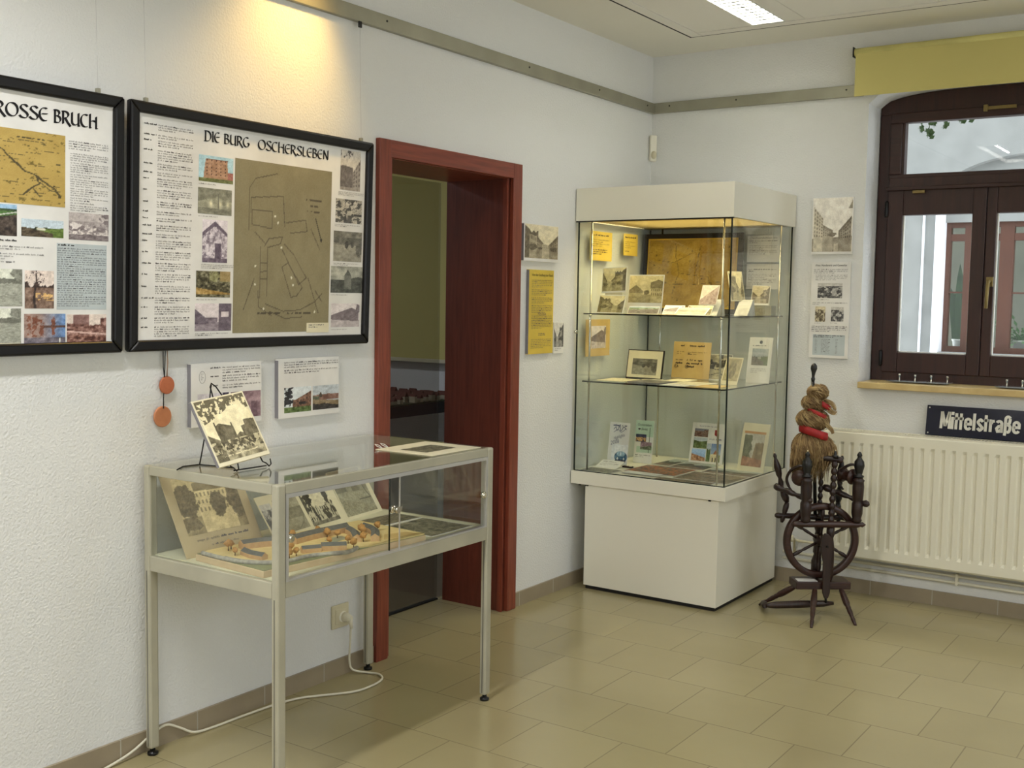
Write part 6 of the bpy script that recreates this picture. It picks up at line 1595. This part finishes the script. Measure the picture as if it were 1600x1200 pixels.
# distaff with flax
m = MB(); m.lathe((-.010, Bk, .44), (-.046, Bk, 1.085), [(0, .009), (1, .008)], 10)
m.lathe((-.046, Bk, 1.08), (-.042, Bk, 1.172), [(0, .006), (.2, .010), (.26, .007), (.34, .0065), (.5, .009), (.72, .0155), (.88, .0135), (1, .004)], 12); LB_(m, 'distaff', M['blackwood'])
rr = random.Random(31)
def tuft(name, cx, cz, rx, rz, sd, y=Bk, n=150, tw=1.0, droop=0.):
    """one bulge of flax: lumpy core wrapped in combed fibres"""
    q = random.Random(sd); c = MB(); c.ball((cx, y, cz), rx * .95, rx * .87, rz * .97, 18, 12, .06, sd); o = LB_(c, name, M['flax'])
    for mm, nn in (('flax', n), ('flaxl', int(n * .7))):
        s = MB()
        for i in range(nn):
            ph = q.random() * 6.283; th0 = .15 + 1.2 * q.random(); th1 = min(2.95, th0 + .5 + 1.2 * q.random()); L = 8; pts = []
            w = tw * (.5 + .9 * q.random()); k = 1 + .09 * q.random() ** 2; wv = .05 * q.random(); p0 = 6 * q.random()
            for j in range(L):
                f = j / (L - 1); th = th0 + (th1 - th0) * f; pp = ph + w * f; kk = k + wv * math.sin(p0 + 5 * f)
                pts.append((cx + rx * kk * math.sin(th) * math.cos(pp), y + rx * .92 * kk * math.sin(th) * math.sin(pp), cz + rz * kk * math.cos(th) - droop * f * f * q.random()))
            r_ = .0007 + .0007 * q.random()
            s.tube(pts, [r_ * .4] + [r_] * 6 + [r_ * .3], 4)
        LB_(s, 'flax_strands', M[mm], o)
    return o
tuft('flax_bulge', -.020, 1.034, .048, .038, 1, tw=1.5)
tuft('flax_bulge', -.050, .985, .044, .036, 2); tuft('flax_bulge', -.004, .978, .036, .034, 3)
tuft('flax_bulge', -.052, .905, .062, .050, 4); tuft('flax_bulge', -.008, .900, .046, .048, 5)
tuft('flax_bulge', -.058, .775, .072, .072, 6, n=220, tw=.4, droop=.05); tuft('flax_bulge', .004, .768, .060, .066, 7, n=200, tw=.4, droop=.04)
tuft('flax_bulge', -.095, .722, .042, .070, 8, tw=.3, droop=.05)
# hanging ends
q = random.Random(5); s1 = MB(); s2 = MB()
for i in range(620):
    x0 = -.125 + .17 * q.random(); y0 = Bk - .05 + .085 * q.random(); z0 = .80 - .05 * q.random(); zl = .60 + .10 * q.random() + .5 * abs(x0 + .06) * q.random()
    dx = (q.random() - .5) * .05; p = [(x0, y0, z0), (x0 * 1.08 + .2 * dx, y0 - .008, z0 * .7 + zl * .3), (x0 * 1.03 + .6 * dx, y0 - .006, z0 * .35 + zl * .65), (x0 * .95 + dx, y0, zl)]
    (s1 if q.random() < .62 else s2).tube(cr(p, 2), [.0006, .001, .0013, .0014, .0012, .0009, .0004], 4)
for (p0, p1, p2) in (((.01, 1.0), (.04, .985), (.055, .955)), ((.0, .90), (.04, .862), (.046, .846)), ((.02, .79), (.055, .785), (.068, .745)), ((-.03, 1.055), (-.075, 1.05), (-.07, 1.02)), ((.02, .96), (.045, .94), (.058, .948))):
    for i in range(26):
        d = [(q.random() - .5) * .022 for _ in range(3)]
        s2.tube(cr([(p0[0] + d[0], Bk - .03 + d[1], p0[1] + d[2]), (p1[0] + d[0] * .7, Bk - .035 + d[1], p1[1] + d[2] * .7), (p2[0] + d[0] * .5, Bk - .035 + d[1], p2[1] + d[2] * .6)], 3), [.0014] * 4 + [.0012, .001, .0004], 4)
tl = LB_(s1, 'hanging_flax', M['flax']); tl['kind'] = 'stuff'
tl = LB_(s2, 'pale_hanging_flax', M['flaxl']); tl['kind'] = 'stuff'
# red ribbons wound round the bundle
def ribbon(zc, rx, x0, slope, w, a0=150, a1=390, sd=1):
    vs = []; n = 26
    for i in range(n + 1):
        a = R(a0 + (a1 - a0) * i / n); x = x0 + rx * math.cos(a); y = Bk + rx * .95 * math.sin(a); z = zc + slope * (x - x0)
        q = 1 + .03 * math.sin(i * 1.7 + sd)
        vs += [(x * 1, y, z - w / 2), (x0 + (x - x0) * 1.02 * q, Bk + (y - Bk) * 1.02 * q, z), (x, y, z + w / 2)]
    m = MB(); m.add(vs, [(i * 3 + j, (i + 1) * 3 + j, (i + 1) * 3 + j + 1, i * 3 + j + 1) for i in range(n) for j in range(2)], True)
    o = LB_(m, 'red_ribbon', M['ribbon']); s_ = o.modifiers.new('Solid', 'SOLIDIFY'); s_.thickness = .0015
ribbon(.845, .067, -.034, -.32, .038, sd=1); ribbon(.935, .050, -.022, -.42, .020, 175, 385, sd=2); ribbon(.978, .046, .0, -.55, .026, 255, 385, sd=3)
# card on the bench
pc = thing('paper_card', 'small white folded card lying on the bench of the spinning wheel', 'card', M=wm(sw) @ Matrix.Translation((-.058, -.006, .157)))
b = MB(); b.prism([(-.058, -.036), (.034, -.040), (.036, .004), (-.056, .010)], .0002, .0012, 'z'); b.prism([(-.056, -.032), (.032, -.036), (.034, .006), (-.054, .012)], .0022, .0030, 'z'); b.prism([(-.058, .006), (.036, .002), (.036, .006), (-.056, .010)], .0008, .0026, 'z'); b.build('folded_card', M['paper'], pc, local=True)
# ====================================================== ADJOINING ROOM
tm = thing('town_model', 'dim town model of red roofed houses on a black edged table beyond the doorway', 'model', (-1.85, -.45, 0))
ax0, ax1, ay0, ay1, az = -2.5, -1.20, -.80, -.12, .825
b = MB(); b.box(ax0, ax1, ay0, ay1, .76, az); b.build('table_rim', M['blackmat'], tm, bevel=.003)
MB().box(ax0 + .02, ax1 - .02, ay0 + .02, ay1 - .02, az - .002, az + .006).build('ground', M['townbase'], tm)
for x in (ax0 + .03, ax1 - .07):
    for y in (ay0 + .02, ay1 - .08): MB().box(x, x + .04, y, y + .04, 0, .76).build('leg', M['alu2'], tm)
rr = random.Random(8); k = 0
for j in range(11):
    y = ay0 + .06 + j * .058; x = ax1 - .04
    while x > -1.95:
        L_ = .03 + .04 * rr.random(); w_ = .020 + .014 * rr.random(); h = .016 + .022 * rr.random(); yy = y + .02 * (rr.random() - .5)
        if rr.random() < .8 and k < 95 and yy < ay1 - .04:
            c = MB().box(x - L_, x, yy - w_ / 2, yy + w_ / 2, az + .004, az + .006 + h).build('town_house', M['townwall'], tm)
            MB().prism([(yy - w_ / 2 - .002, az + .006 + h), (yy + w_ / 2 + .002, az + .006 + h), (yy, az + .006 + h + w_ * .75)], x - L_ - .001, x + .001, 'x').build('roof', M['townroof'], c); k += 1
        x -= L_ + .018 + .02 * rr.random()
# ====================================================== LIGHT AND CAMERA
def area(name, loc, sx, sy, power, col, rot=(0, 0, 0), spread=180):
    l = bpy.data.lights.new(name, 'AREA'); l.shape = 'RECTANGLE'; l.size = sx; l.size_y = sy; l.energy = power; l.color = col; l.spread = R(spread)
    o = bpy.data.objects.new(name, l); COL.objects.link(o); o.location = loc; o.rotation_euler = rot; return o
for i, (x, y) in enumerate(LAMPS):
    area('fluorescent_light', (x, y, ZC + .085), .14, 1.2, (11., 43., 25., 17., 20., 20.)[i], (1., .995, .98))
area('showcase_light', ((hx0 + hx1) / 2, (hy0 + hy1) / 2 - .02, HB + .10), .70, .50, 18., (1., .84, .48))
area('adjoining_fill', (-2.2, -2.4, 2.7), .3, .3, 17., (.86, .9, 1.))  # unseen fill added to brighten the room beyond the doorway
sp_ = bpy.data.lights.new('halogen_spot', 'SPOT'); sp_.energy = 34; sp_.color = (1., .62, .17); sp_.spot_size = R(80); sp_.spot_blend = 1.; sp_.shadow_soft_size = .06
so = bpy.data.objects.new('halogen_spot', sp_); COL.objects.link(so); so.location = (.30, -2.66, 2.76)
so.rotation_euler = (Vector((.0, -2.80, 2.15)) - so.location).to_track_quat('-Z', 'Y').to_euler()

wd = bpy.data.worlds.new('sky'); SC.world = wd; wd.use_nodes = True
nt = wd.node_tree; bg = nt.nodes['Background']
sky = nt.nodes.new('ShaderNodeTexSky'); sky.sky_type = 'HOSEK_WILKIE'; sky.turbidity = 8; sky.sun_direction = (.2, -.5, .84); sky.ground_albedo = .5
mx = nt.nodes.new('ShaderNodeMix'); mx.data_type = 'RGBA'; mx.inputs[0].default_value = .75; mx.inputs[7].default_value = (.91, .955, 1., 1)
nt.links.new(sky.outputs[0], mx.inputs[6]); nt.links.new(mx.outputs[2], bg.inputs[0]); bg.inputs[1].default_value = 3.6
for yc in WR:  # portals over the added openings in the right wall
    o = area('window_portal', (5.39, yc, 1.70), 1.5, 1.2, 1., (1, 1, 1), (0, R(90), 0)); o.data.cycles.is_portal = True
o = area('window_portal', (WC, .44, 1.75), 1.1, 1.45, 1., (1, 1, 1), (R(-90), 0, 0)); o.data.cycles.is_portal = True

cam = bpy.data.cameras.new('camera'); co = bpy.data.objects.new('camera', cam); COL.objects.link(co); SC.camera = co
yaw, pit, rol = R(34.20247), R(-4.44027), R(.93183)
d = Vector((-math.sin(yaw) * math.cos(pit), math.cos(yaw) * math.cos(pit), math.sin(pit)))
r = d.cross(Vector((0, 0, 1))).normalized(); u = r.cross(d)
rx = r * math.cos(rol) + u * math.sin(rol); ux = -r * math.sin(rol) + u * math.cos(rol)
mt = Matrix.Identity(4)
for i in range(3): mt[i][0] = rx[i]; mt[i][1] = ux[i]; mt[i][2] = -d[i]
mt[0][3], mt[1][3], mt[2][3] = 2.89853, -5.59157, 1.45835
co.matrix_world = mt
cam.sensor_fit = 'HORIZONTAL'; cam.sensor_width = 36; cam.lens = 36 * 1750.174 / 1600; cam.clip_start = .05
SC.view_settings.view_transform = 'Standard'; SC.view_settings.look = 'None'; SC.view_settings.gamma = 1; SC.view_settings.use_curve_mapping = False
SC.view_settings.exposure = .22
SC.cycles.transparent_max_bounces = 48; SC.cycles.max_bounces = 14; SC.cycles.diffuse_bounces = 6
